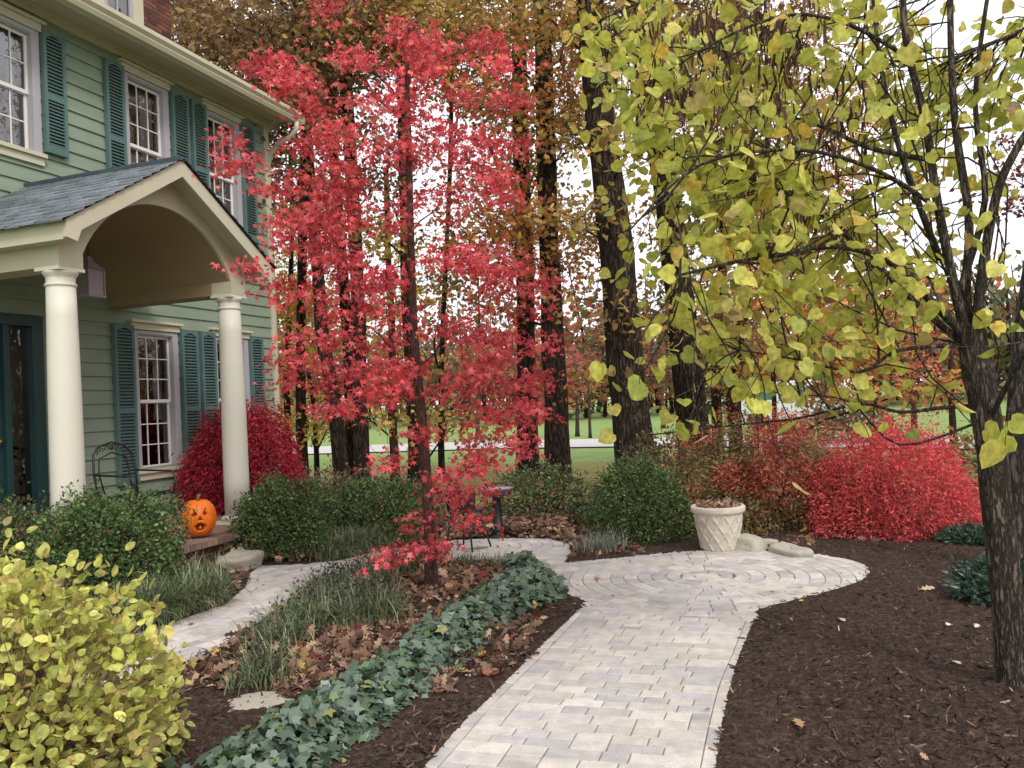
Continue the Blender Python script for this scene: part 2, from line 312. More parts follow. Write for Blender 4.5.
# pavers
pv = MB(); PB = []
def pcol():
    c = random.choice([(196, 190, 184), (202, 195, 187), (190, 185, 181), (208, 202, 194), (180, 175, 172), (200, 192, 182), (192, 187, 186), (206, 199, 189)])
    k = rr(.97, 1.05); c = lin(*[min(255, q*k) for q in c]); return c
def paver(q, z=0.022):
    # q: 4 (x,y) corners; shrink for the joint, chamfer the top
    c = sum((Vector(p) for p in q), Vector((0, 0)))/4
    g = .0024; qs = []; qt = []
    for p in q:
        d = (Vector(p)-c); L = d.length; qs.append(c+d*(1-g/L*1.3)); qt.append(c+d*(1-(g+.005)/L*1.3))
    z = z+rr(-.0012, .0012); tl = (rr(-.006, .006), rr(-.006, .006))
    vs = [(p.x, p.y, 0) for p in qs]+[(p.x, p.y, z-.005) for p in qs]+[(p.x, p.y, z+(p.x-c.x)*tl[0]+(p.y-c.y)*tl[1]) for p in qt]
    PB.append((vs, pcol(), (c.x, c.y)))
def flush_pavers(maxsd=.06, inside=None):
    P = np.array([b[2] for b in PB]); sd = sdist(P)
    for k, (vs, col, c) in enumerate(PB):
        if sd[k] < maxsd: pv.add(vs, [(8, 9, 10, 11), (4, 5, 9, 8), (5, 6, 10, 9), (6, 7, 11, 10), (7, 4, 8, 11), (0, 1, 5, 4), (1, 2, 6, 5), (2, 3, 7, 6), (3, 0, 4, 7)], col)
    PB.clear()
def interp(tab, y):
    for (x0, y0), (x1, y1) in zip(tab, tab[1:]):
        if y <= y1: return x0+(x1-x0)*(y-y0)/(y1-y0)
    return tab[-1][0]
CP = (1.55, 6.88); RP = 1.4
LE = [(-.95, 1.9), (-.44, 3.55), (-.29, 4.04), (-.03, 4.75), (.21, 5.45), (.5, 6.3)]; RE = [(.28, 1.9), (.76, 3.42), (.92, 3.92), (1.1, 4.45), (1.34, 5.04), (1.64, 5.78), (1.9, 6.3)]
t = 1.95; row = 0
ax = Vector((.31, .95)).normalized(); pr = Vector((ax.y, -ax.x))
while t < 6.3:                                           # transverse rows of mixed stones between the two edges
    hrow = random.choice([.085, .1, .12]);
    def edge(tt, tab):
        return interp(tab, tt)
    def pt(tt, s):                                       # s 0..1 across; rows slant with the path
        xl, xr = edge(tt, LE), edge(tt, RE); x = xl+(xr-xl)*s
        return Vector((x, tt-.30*(x-(xl+xr)/2)))
    W = 1.17; bw = .1/W
    for (a, b) in ((0, bw), (1-bw, 1)): 
        pass
    s = bw; 
    while s < 1-bw-.01:
        w = random.choice([.11, .15, .19, .22])/W; e = min(1-bw, s+w)
        if 1-bw-e < .06: e = 1-bw
        q = [pt(t, s), pt(t, e), pt(t+hrow, e), pt(t+hrow, s)]
        if hrow > .11 and random.random() < .35:
            mid = .5; paver([pt(t, s), pt(t, e), pt(t+hrow*mid, e), pt(t+hrow*mid, s)]); paver([pt(t+hrow*mid, s), pt(t+hrow*mid, e), pt(t+hrow, e), pt(t+hrow, s)])
        else: paver(q)
        s = e
    t += hrow
t = 1.95
while t < 6.3:                                           # border course
    for (a, b) in ((0, bw), (1-bw, 1)): paver([pt(t, a), pt(t, b), pt(t+.2, b), pt(t+.2, a)])
    t += .2
PB[:] = [b for b in PB if b[2][1]+.3*(b[2][0]-1.1) < 5.74]
flush_pavers()
def rings(c, R, step=.115, r0=.0, z=.026, cond=None):
    k = 0; r = r0
    while r < R:
        n = max(3, int(2*PI*(r+step/2)/.16)); o = rr(0, 1)
        for j in range(n):
            a0 = 2*PI*(j+o)/n; a1 = 2*PI*(j+1+o)/n; f = lambda rad, a: (c[0]+rad*math.cos(a), c[1]+rad*math.sin(a))
            if r < .01: continue
            q = [f(r, a0), f(r+step, a0), f(r+step, a1), f(r, a1)]
            cx, cy = f(r+step/2, (a0+a1)/2)
            if cond is None or cond(cx, cy): paver(q, z)
        r += step
rings(CP, RP, r0=.12, cond=lambda x, y: y > 5.68-.30*(x-1.1)); paver([(CP[0]-.1, CP[1]-.1), (CP[0]+.1, CP[1]-.1), (CP[0]+.1, CP[1]+.1), (CP[0]-.1, CP[1]+.1)], .026)
C2 = (-.45, 8.75)
rings(C2, 1.35, r0=.12, z=.0245, cond=lambda x, y: math.hypot(x-CP[0], y-CP[1]) > RP-.05 and x > -1.6)
flush_pavers(.07)
ang = .95; ca, sa = math.cos(ang), math.sin(ang)
for i in range(-60, 70):
    o = rr(0, .3); j = -7.0+o
    while j < 9:
        w = random.choice([.13, .17, .21]); f = lambda a, b: (a*ca-b*sa-1, a*sa+b*ca+6)
        q = [f(j, i*.12), f(j+w, i*.12), f(j+w, i*.12+.12), f(j, i*.12+.12)]; cx = sum(p[0] for p in q)/4; cy = sum(p[1] for p in q)/4; j += w
        if (cx > .7 and not (cy+.3*(cx-1.1) > 5.7 and cx < 1.0)) or math.hypot(cx-CP[0], cy-CP[1]) < RP-.02 or (math.hypot(cx-C2[0], cy-C2[1]) < 1.38 and cx > -1.6) or cy < 2.8 or (cx > -1.2 and cy < 7): continue
        if -6 < cx < 1 and cy < 10: paver(q, .0215)
flush_pavers(.05)
tag(pv.build('paver_path', PAVER, fixn=False), kind='structure')

# ------------------------------------------------------------ house
S_ = 1.12; VF = -6.95
HO = empty('house', tuple(NN*VF*S_), math.atan2(D1[1], D1[0]), 'pale green clapboard house with teal shutters and an arched cream entry porch', 'house')
def hx(p): return (p[0]*S_, p[1]*S_, H+(p[2]-H)*S_)
def hp(mb, name, mat, parent=HO, **k): return mb.build(name, mat, parent, xf=hx, **k)
def hw(u, y, z):  # house unit coords -> world
    x, yy, zz = hx((u, y, z)); return NN*VF*S_+D1*x+np.array([-NN[0], -NN[1], 0])*yy+np.array([0, 0, zz])
WIN = [(5.50, 6.03, 4.22, 5.40, 2, 2, 2.2), (7.24, 7.80, 3.92, 5.42, 3, 3, 1), (8.56, 9.12, 3.92, 5.42, 3, 3, 1), (7.24, 7.80, 1.0, 2.52, 3, 3, 0), (8.56, 9.12, 1.0, 2.52, 3, 3, 0)]
OPN = [(a-.005, b+.005, c-.005, d+.005) for a, b, c, d, *_ in WIN]+[(4.68, 6.0, .5, 2.56)]
w = MB(); z = .3; ex = .1445
while z < 5.62:
    z1 = min(z+ex, 5.66); segs = [(2.6, 9.76)]
    for a, b, c, d in OPN:
        if c < z+ex*.6 and d > z+ex*.3: segs = [q for s0, s1 in segs for q in ((s0, min(s1, a)), (max(s0, b), s1)) if q[1]-q[0] > .01]
    for s0, s1 in segs:
        w.add([(s0, -.022, z), (s1, -.022, z), (s1, -.003, z1), (s0, -.003, z1), (s0, 0, z), (s1, 0, z)], [(0, 1, 2, 3), (4, 5, 1, 0)])
    z += ex
# end wall + rear, simple boards too
z = .3
while z < 5.62:
    w.add([(9.80, -.0, z), (9.80, 7.5, z), (9.785, 7.5, z+ex), (9.785, 0, z+ex), (9.785, 0, z), (9.785, 7.5, z)], [(0, 1, 2, 3), (4, 5, 1, 0)]); z += ex
w.add([(2.6, 7.5, .0), (9.79, 7.5, 0), (9.79, 7.5, 5.6), (2.6, 7.5, 5.6)], [(0, 1, 2, 3)]); w.add([(2.6, 0, .0), (2.6, 7.5, 0), (2.6, 7.5, 5.6), (2.6, 0, 5.6)], [(0, 1, 2, 3)])
w.add([(9.79, 0, 5.6), (9.79, 7.5, 5.6), (9.79, 3.75, 7.9)], [(0, 1, 2)])
hp(w, 'siding_wall', SIDING, fixn=False)
f_ = MB(); f_.box((2.6, -.03, -.3), (9.79, 7.45, .31)); hp(f_, 'foundation', STONE)
c_ = MB(); c_.box((9.74, -.04, .3), (9.83, .0, 5.62)); c_.box((9.79, .0, .3), (9.83, .07, 5.62)); hp(c_, 'corner_board', CREAM, bevel=.003)
# eave: frieze, soffit, fascia, gutter
e = MB(); e.box((2.6, -.05, 5.60), (9.84, -.0, 5.72)); e.box((2.6, -.47, 5.70), (9.95, -.04, 5.72)); e.box((2.6, -.075, 5.655), (9.84, -.05, 5.70)); e.prism([(-.0, 5.6), (-.0, 5.72), (-.47, 5.72), (-.3, 5.82)], 9.84, 9.95, 0); hp(e, 'eave', CREAM)
g = MB(); prof = [(-.47, 5.60), (-.47, 5.72), (-.485, 5.72), (-.485, 5.615), (-.53, 5.615), (-.55, 5.65), (-.55, 5.67), (-.585, 5.70), (-.585, 5.735), (-.6, 5.735), (-.6, 5.69), (-.565, 5.655), (-.565, 5.64), (-.54, 5.60)]
g.prism(prof, 2.6, 9.9, 0); g.box((9.9, -.6, 5.6), (9.905, -.47, 5.73)); g.box((2.6, -.47, 5.59), (9.9, -.455, 5.74)); go = hp(g, 'gutter', CREAM)
d = MB(); d.tube([(9.8, -.53, 5.61), (9.8, -.53, 5.52), (9.81, -.45, 5.44), (9.84, -.2, 5.36), (9.87, -.04, 5.26), (9.88, .02, 5.1), (9.88, .02, .4)], .036, 10); dn = hp(d, 'downspout', CREAM, parent=go)
r = MB()
for i in range(12):
    y0 = -.5+i*.36; z0 = 5.74+(y0+.5)*.46
    if y0+.36 < 3.8: r.add([(2.5, y0, z0), (10.0, y0, z0), (10.0, y0+.4, z0+.17), (2.5, y0+.4, z0+.17)], [(0, 1, 2, 3)], lin(88, 92, 98))
r.add([(2.5, 3.75, 7.7), (10.0, 3.75, 7.7), (10.0, 8, 5.75), (2.5, 8, 5.75)], [(0, 1, 2, 3)], lin(88, 92, 98)); rf = hp(r, 'roof', SHING, fixn=False)
# windows
def window(u0, u1, z0, z1, rt, rb, cur):
    f = MB(); cw = .075
    f.box((u0-cw, -.03, z0-.03), (u0, .0, z1+.04)); f.box((u1, -.03, z0-.03), (u1+cw, .0, z1+.04)); f.box((u0, -.03, z1), (u1, 0, z1+.04))
    for (a, b) in ((u0-.001, u0+.012), (u1-.012, u1+.001)): f.box((a, -.028, z0), (b, .1, z1))
    f.box((u0, -.02, z1-.012), (u1, .1, z1-.001)); fo = hp(f, 'window', MAUVE, bevel=.002)
    c = MB(); c.box((u0-cw-.02, -.05, z1+.045), (u1+cw+.02, -.001, z1+.12)); c.box((u0-cw-.05, -.085, z1+.12), (u1+cw+.05, -.001, z1+.15)); hp(c, 'cornice', CREAM, parent=fo, bevel=.004)
    s = MB(); s.box((u0-cw-.02, -.075, z0-.045), (u1+cw+.02, .04, z0-.005)); s.box((u0-cw-.01, -.045, z0-.12), (u1+cw+.01, -.001, z0-.045)); hp(s, 'sill', CREAM, parent=fo, bevel=.003)
    zm = z0+(z1-z0)*.49
    for (a, b, yy, rows) in ((zm, z1-.012, .03, rt), (z0, zm+.02, .055, rb)):
        q = MB(); fr = .028; ua, ub = u0+.012, u1-.012
        q.box((ua, yy, a), (ua+fr, yy+.025, b)); q.box((ub-fr, yy, a), (ub, yy+.025, b)); q.box((ua+fr, yy, b-fr), (ub-fr, yy+.025, b)); q.box((ua+fr, yy, a), (ub-fr, yy+.025, a+fr*1.3))
        for k in (1, 2):
            x = ua+fr+(ub-ua-2*fr)*k/3; q.box((x-.006, yy+.003, a+fr*1.3), (x+.006, yy+.018, b-fr))
        for k in range(1, rows):
            zz = a+fr*1.3+(b-a-2.3*fr)*k/rows; q.box((ua+fr, yy+.005, zz-.006), (ub-fr, yy+.02, zz+.006))
        hp(q, 'sash', SASH, parent=fo)
        gl = MB(); gl.add([(ua+fr, yy+.012, a+fr), (ub-fr, yy+.012, a+fr), (ub-fr, yy+.012, b-fr), (ua+fr, yy+.012, b-fr)], [(0, 1, 2, 3)]); hp(gl, 'pane', GLASS, parent=fo, fixn=False)
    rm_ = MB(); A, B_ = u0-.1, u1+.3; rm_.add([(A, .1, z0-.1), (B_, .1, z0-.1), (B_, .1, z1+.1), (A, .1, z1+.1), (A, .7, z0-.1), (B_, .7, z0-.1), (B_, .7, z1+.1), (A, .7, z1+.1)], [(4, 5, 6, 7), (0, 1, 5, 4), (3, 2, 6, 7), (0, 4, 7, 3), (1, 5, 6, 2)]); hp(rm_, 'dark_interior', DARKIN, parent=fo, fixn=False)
    k = MB()
    def cur_(a, b, za, zb):
        n = 30; vs = []
        for i in range(n+1):
            u = a+(b-a)*i/n; yy = .16+.016*math.sin(i*2.1)+.01*math.sin(i*.9); vs += [(u, yy, za), (u, yy, zb)]
        k.add(vs, [(2*i, 2*i+2, 2*i+3, 2*i+1) for i in range(n)], smooth=True)
    if cur == 1: cur_(u0, u1, z0, zm-.03); cur_(u0+(u1-u0)*.66, u1, zm-.03, z1)
    elif cur == 0: cur_(u1-.14, u1+.06, zm-.2, z1)
    else: cur_(u0+.25, u1+.05, z0, z1)
    hp(k, 'curtain', CURT, parent=fo, fixn=False)
for a in WIN: window(*a)
def shutter(u0, u1, z0, z1):
    s = MB(); fr = .035; y0, y1 = -.072, -.024; zm = z0+(z1-z0)*.46
    s.box((u0, y0, z0), (u0+fr, y1, z1)); s.box((u1-fr, y0, z0), (u1, y1, z1)); s.box((u0+fr, y0, z0), (u1-fr, y1, z0+.08)); s.box((u0+fr, y0, zm-.03), (u1-fr, y1, zm+.03))
    n = 10; L = u1-u0-2*fr
    top = [(u0+fr, z1), (u1-fr, z1)]+[(u1-fr-L*i/n, z1-.07+.035*math.sin(PI*i/n)) for i in range(n+1)]; s.prism(top, y0, y1, 1)
    s.box((u0+fr, -.0265, z0+.05), (u1-fr, y1-.001, z1-.03))
    for (a, b) in ((z0+.08, zm-.03), (zm+.03, z1-.04)):
        k = int((b-a)/.035)
        for i in range(k):
            zz = a+(i+.2)*(b-a)/k; s.add([(u0+fr, y0+.008, zz), (u1-fr, y0+.008, zz), (u1-fr, -.044, zz+.007), (u0+fr, -.044, zz+.007), (u0+fr, y0+.008, zz+.013), (u1-fr, y0+.008, zz+.013), (u1-fr, -.044, zz+.02), (u0+fr, -.044, zz+.02)], [(0, 3, 2, 1), (4, 5, 6, 7), (0, 1, 5, 4)])
    hp(s, 'shutter', TEAL, fixn=False)
for u0, u1, z0, z1 in [(5.12, 5.40, 4.25, 5.48), (6.12, 6.38, 4.25, 5.48), (6.90, 7.16, 3.90, 5.49), (7.90, 8.18, 3.90, 5.49), (8.24, 8.50, 3.90, 5.49), (9.20, 9.47, 3.90, 5.49),
                       (6.88, 7.16, .86, 2.6), (7.90, 8.18, .86, 2.6), (8.24, 8.50, .86, 2.6), (9.20, 9.47, .86, 2.6)]: shutter(u0, u1, z0, z1)
# dormer and chimney
dm = MB(); dm.box((6.6, .30, 5.95), (7.90, .34, 6.26)); dm.box((6.6, .31, 5.95), (7.3, .34, 8.0)); dm.box((7.74, .31, 6.26), (7.90, .34, 8.0)); dm.box((7.86, .34, 5.9), (7.90, 2.4, 8.0)); dm.box((6.6, .34, 5.9), (6.64, 2.4, 8.0)); dm.box((6.5, .2, 8.0), (8.0, 2.5, 8.06)); do = hp(dm, 'dormer', CREAM)
q = MB()
q.box((7.3, .315, 6.26), (7.35, .36, 7.3)); q.box((7.69, .315, 6.26), (7.74, .36, 7.3)); q.box((7.35, .315, 6.26), (7.69, .36, 6.32)); q.box((7.50, .325, 6.32), (7.515, .345, 7.3)); q.box((7.35, .33, 6.8), (7.69, .35, 6.815)); q.box((7.3, .315, 7.3), (7.74, .36, 8.0)); hp(q, 'dormer_window', MAUVE, parent=do)
q = MB(); q.add([(7.35, .34, 6.3), (7.69, .34, 6.3), (7.69, .34, 7.3), (7.35, .34, 7.3)], [(0, 1, 2, 3)]); hp(q, 'pane', GLASS, parent=do, fixn=False)
q = MB(); q.box((7.0, .25, 6.0), (7.14, .31, 7.2)); hp(q, 'dormer_shutter', TEAL, parent=do)
def bricks(mb, u0, u1, z0, z1, y, axis=1, L=.2, Hh=.067, mortar=None):
    z = z0; k = 0
    while z < z1-.01:
        u = u0-(L/2 if k % 2 else 0)
        while u < u1:
            a, b = max(u, u0), min(u+L-.012, u1)
            if b-a > .02:
                c = lin(*random.choice([(112, 70, 60), (98, 62, 55), (124, 80, 69), (86, 56, 51), (106, 70, 63)])); zt = min(z+Hh-.012, z1)
                if axis == 1: mb.box((a, y-.008, z), (b, y+.02, zt), c)
                else: mb.box((y-.02, a, z), (y+.008, b, zt), c)
            u += L
        z += Hh; k += 1
ch = MB(); ch.box((8.12, 1.2, 5.5), (9.38, 2.2, 8.6), lin(150, 134, 122)); bricks(ch, 8.12, 9.38, 5.7, 8.6, 1.2, L=.18, Hh=.062); bricks(ch, 1.2, 2.2, 5.7, 8.6, 9.38, axis=0, L=.18, Hh=.062); hp(ch, 'chimney', BRICK, parent=rf)
# porch
UC = 5.945; yP = -1.62; yR = -1.85   # arch panel front, rake front
fl = MB(); fl.box((3.6, -1.95, .40), (7.5, -.03, .456), lin(150, 120, 104)); fl.box((3.65, -1.9, -.3), (7.45, -.03, .40), lin(140, 124, 112)); bricks(fl, 3.65, 7.45, 0.0, .40, -1.9); bricks(fl, -1.9, -.05, 0.0, .40, 7.45, axis=0)
u = 3.6
while u < 7.5: fl.box((u, -1.97, .405), (min(u+.065, 7.5), -1.75, .461), lin(*random.choice([(136, 110, 98), (120, 98, 90), (146, 122, 110)]))); u += .073
hp(fl, 'porch_floor', BRICK)
def col_(u, yc):
    s = MB(); zt = 2.776
    s.lathe([(.108, 2.62), (.108, 2.63), (.118, 2.635), (.118, 2.65), (.106, 2.655), (.106, 2.70), (.118, 2.715), (.130, 2.735), (.130, 2.748)], (u, yc, 0), 32)
    s.box((u-.128, yc-.118, 2.748), (u+.128, yc+.128, zt)); s2 = MB(); zs = [.545, .9, 1.3, 1.7, 2.1, 2.4, 2.63]; rs = [.124, .1245, .124, .121, .116, .111, .107]
    s2.lathe([(rs[i], zs[i]) for i in range(7)], (u, yc, 0), 40); co = hp(s2, 'column', CREAMC); hp(s, 'capital', CREAMC, parent=co, bevel=.003)
    s3 = MB(); s3.box((u-.165, yc-.165, .461), (u+.165, yc+.165, .495)); s3.lathe([(.15, .495), (.162, .507), (.162, .525), (.15, .537), (.128, .547)], (u, yc, 0), 32); hp(s3, 'column_base', CREAMC, parent=co)
for u in (4.93, 6.96): col_(u, -1.50)
# arch panel: polygon between roof slope line and arch
def arch(k, hw_=.905, ztop=3.47, zs=2.90):
    R_ = (hw_**2+(ztop-zs)**2)/(2*(ztop-zs)); al = math.asin(hw_/R_); a = -al+2*al*k; return (UC+R_*math.sin(a), ztop-R_+R_*math.cos(a))
N_ = 28; A = [arch(i/N_) for i in range(N_+1)]
def roofz(u, top=3.86, sl=.612): return top-sl*abs(u-UC)
pn = MB()
def strip(mb, y0, y1):
    # front/back faces + arch intrados
    for i in range(N_):
        (ua, za), (ub, zb) = A[i], A[i+1]; ra, rb = roofz(ua)-.06, roofz(ub)-.06
        if ua < UC < ub: pass
        mb.add([(ua, y0, za), (ub, y0, zb), (ub, y0, rb), (ua, y0, ra), (ua, y1, za), (ub, y1, zb), (ub, y1, rb), (ua, y1, ra)], [(0, 1, 2, 3), (7, 6, 5, 4), (4, 5, 1, 0)])
strip(pn, yP, yP+.03)
for sgn in (-1, 1):
    ui = UC+sgn*.905; uo = UC+sgn*1.135
    pn.prism([(ui, 2.776), (uo, 2.776), (uo, roofz(uo)-.05), (ui, roofz(ui)-.05)], yP, yP+.03, 1); pn.box((min(ui, uo), yP+.03, 2.776), (max(ui, uo), -1.38, 2.905))
hp(pn, 'arch_panel', CREAM)
SHADED_PORCH = paint('shaded_porch_paint', lin(146, 128, 102), .7, .05, 2)  # beige ceiling colour darkened, with the porch shade painted in
for sgn in (-1, 1): bm_ = MB(); bm_.box((UC+sgn*1.015-.115, -1.38, 2.777), (UC+sgn*1.015+.115, -.02, 2.903)); bm_.box((min(UC+sgn*.925, UC+sgn*1.128), -1.58, 2.903), (max(UC+sgn*.925, UC+sgn*1.128), -.02, 3.02)); hp(bm_, 'porch_beam', CREAM if sgn < 0 else SHADED_PORCH)  # right beam's shade is in its darker colour; left beam stays cream
vt = MB(); vs = []
for i in range(N_+1): u, z = A[i]; vs += [(u, yP+.031, z+.004), (u, -.02, z+.004)]
vt.add(vs, [(2*i, 2*i+1, 2*i+3, 2*i+2) for i in range(N_)], smooth=True); hp(vt, 'vaulted_ceiling', SHADED_PORCH, fixn=False)
rk = MB(); HW = 1.265
for sgn in (-1, 1):
    uo = UC+sgn*HW; zo = roofz(uo)
    rk.prism([(UC, 3.86), (uo, zo), (uo, zo-.135), (uo-sgn*.1, zo-.155), (uo-sgn*.14, zo-.06), (UC, 3.71)] if sgn > 0 else [(UC, 3.71), (uo+.14, zo-.06), (uo+.1, zo-.155), (uo, zo-.135), (uo, zo), (UC, 3.86)], yR, yR+.035, 1)
    rk.box((min(uo, uo-sgn*.13), yR+.035, zo-.15), (max(uo, uo-sgn*.13), -.02, zo-.13)); rk.box((min(uo, uo-sgn*.02), yR+.035, zo-.13), (max(uo, uo-sgn*.02), -.02, zo-.01))
    # sloping soffit under the rake
    rk.add([(UC, yR+.03, 3.78), (uo, yR+.03, zo-.08), (uo, yP+.01, zo-.08), (UC, yP+.01, 3.78)], [(0, 1, 2, 3)])
hp(rk, 'rake_board', CREAM, fixn=True)
sh = MB()
for sgn in (-1, 1):
    n = 13; Ls = HW+.06
    for i in range(n):
        a = Ls*(1-i/n); b = Ls*(1-(i+1.15)/n); b = max(b, 0); y = yR-.03
        while y < -.02:
            wd = rr(.09, .2); y1 = min(y+wd, -.01); za = roofz(UC+sgn*a)+.022+rr(0, .006); zb = roofz(UC+sgn*b)+.008
            k = rr(.86, 1.1); c = lin(122*k, 129*k, 134*k)
            sh.add([(UC+sgn*a, y, za), (UC+sgn*a, y1-.004, za), (UC+sgn*b, y1-.004, zb), (UC+sgn*b, y, zb), (UC+sgn*a, y, za-.016), (UC+sgn*a, y1-.004, za-.016)], [(0, 1, 2, 3), (4, 5, 1, 0)], c); y = y1
    e0 = UC+sgn*(Ls-.01); sh.add([(UC, yR-.02, 3.865), (e0, yR-.02, roofz(e0)+.004), (e0, -.01, roofz(e0)+.004), (UC, -.01, 3.865)], [(0, 1, 2, 3)], lin(40, 44, 50))
sh.box((UC-.05, yR-.02, 3.85), (UC+.05, -.01, 3.885), lin(74, 82, 92))
hp(sh, 'porch_roof', SHING, fixn=False)
# front door with sidelight
dr = MB(); dr.box((4.74, .0, .52), (5.60, .04, 2.50))
for (a, b, c, d_) in ((4.84, 5.12, .65, 1.2), (5.22, 5.50, .65, 1.2), (4.84, 5.12, 1.35, 2.35), (5.22, 5.50, 1.35, 2.35)):
    dr.box((a, -.012, c), (b, 0.0, d_)); dr.box((a+.04, -.02, c+.04), (b-.04, -.012, d_-.04))
dO = hp(dr, 'front_door', DOORM, bevel=.004)
q = MB(); q.lathe([(.0, 0), (.02, .01), (.03, .03), (.02, .045), (0, .05)], (0, 0, 0), 12); q.v = [(5.53+x, -.01-z_, 1.42+y) for x, y, z_ in q.v]; hp(q, 'door_knob', paint('brass', lin(180, 150, 80), .3, .05, 5, metal=1), parent=dO)
q = MB(); q.box((4.66, -.05, .52), (4.74, .1, 2.60)); q.box((4.74, -.05, 2.50), (5.90, .1, 2.60)); q.box((5.60, -.04, .52), (5.66, .1, 2.50)); q.box((5.90, -.05, .52), (6.02, .1, 2.60)); q.box((5.66, -.02, .52), (5.90, .06, .8)); hp(q, 'door_frame', DOORM, bevel=.003)
q = MB(); q.add([(5.66, .03, .8), (5.90, .03, .8), (5.90, .03, 2.5), (5.66, .03, 2.5)], [(0, 1, 2, 3)]); hp(q, 'sidelight_pane', GLASS, fixn=False)
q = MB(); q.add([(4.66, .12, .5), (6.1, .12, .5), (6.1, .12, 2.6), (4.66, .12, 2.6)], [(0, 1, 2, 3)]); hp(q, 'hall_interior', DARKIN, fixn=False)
# hanging lantern
LSC = .88
lt = empty('hanging_lantern', hw(5.95, -.72, 2.72), HO.rotation_euler[2], 'small pale metal lantern hanging under the arched porch ceiling', 'lantern')
q = MB(); 
for a, b in ((-1, -1), (1, -1), (1, 1), (-1, 1)): q.box((a*.115-.01, b*.115-.01, .03), (a*.115+.01, b*.115+.01, .33))
q.box((-.13, -.13, 0), (.13, .13, .03)); q.lathe([(.2, .33), (.06, .43), (.03, .5)], (0, 0, 0), 4, smooth=False, off=PI/4); q.build('lantern_frame', paint('lantern_metal', lin(150, 140, 142), .5, .05), lt)
q = MB(); q.box((-.11, -.11, .03), (.11, .11, .33)); q.build('lantern_glass', paint('frosted_glass', lin(150, 138, 146), .3, .08, 6, spec=.5), lt)
q = MB(); q.tube([(0, 0, .5), (0, 0, .85)], .008); q.build('hanging_rod', IRON, lt); lt.scale = (LSC, LSC, LSC)

# wrought iron chair on the porch
chp = hw(6.22, -.92, .46); ic = empty('wrought_iron_chair', tuple(chp), HO.rotation_euler[2]+.05, 'black wrought iron armchair with scrolled back on the porch beside the window', 'chair')
def iron_chair(root, wd=.56, sh=.42, bh=1.0):
    h = wd/2
    s = MB(); s.tube([(-h, -.25, sh), (h, -.25, sh), (h, .22, sh), (-h, .22, sh), (-h, -.25, sh)], .011, 6)
    for i in range(9): x = -h+wd*(i+1)/10; s.tube([(x, -.25, sh), (x, .22, sh)], .004, 4)
    for i in range(7): y = -.25+.47*(i+1)/8; s.tube([(-h, y, sh+.002), (h, y, sh+.002)], .004, 4)
    s.build('seat', IRON, root)
    b = MB(); out = [(-h, .22, sh), (-h-.02, .26, sh+.25), (-h+.01, .29, bh-.12), (-h+.1, .3, bh-.04), (0, .3, bh), (h-.1, .3, bh-.04), (h-.01, .29, bh-.12), (h+.02, .26, sh+.25), (h, .22, sh)]
    b.tube(out, .012, 8); b.tube([(-h+.09, .22, sh), (-h+.06, .27, sh+.25), (-h+.09, .29, bh-.17), (0, .3, bh-.11), (h-.09, .29, bh-.17), (h-.06, .27, sh+.25), (h-.09, .22, sh)], .009, 8)
    for k in range(-3, 4):
        if k == 0: b.lathe([(0, -.01), (.028, -.005), (.028, .005), (0, .01)], (0, 0, 0), 14); b.v[-56:] = [(x, .3+z_, bh-.055+y) for x, y, z_ in b.v[-56:]]; continue
        x = k*.075; zc = bh-.05-.006*k*k; b.tube([(x-.03, .298, zc-.02), (x-.01, .298, zc+.016), (x+.02, .298, zc+.014), (x+.028, .298, zc-.012), (x+.008, .298, zc-.018)], .006, 5)
    b.build('backrest', IRON, root)
    for sg in (-1, 1):
        a = MB(); a.tube([(sg*(h+.02), .26, sh+.25), (sg*(h+.04), .05, sh+.24), (sg*(h+.04), -.2, sh+.23), (sg*(h+.03), -.26, sh+.16), (sg*h, -.25, sh)], .011, 7); a.build('arm', IRON, root)
        for y0, y1 in ((-.25, -.28), (.22, .27)): l = MB(); l.tube([(sg*h, y0, sh), (sg*(h+.01), (y0+y1)/2, sh*.5), (sg*(h+.03), y1, 0.0)], [.011, .01, .012], 7); l.build('leg', IRON, root)
iron_chair(ic)

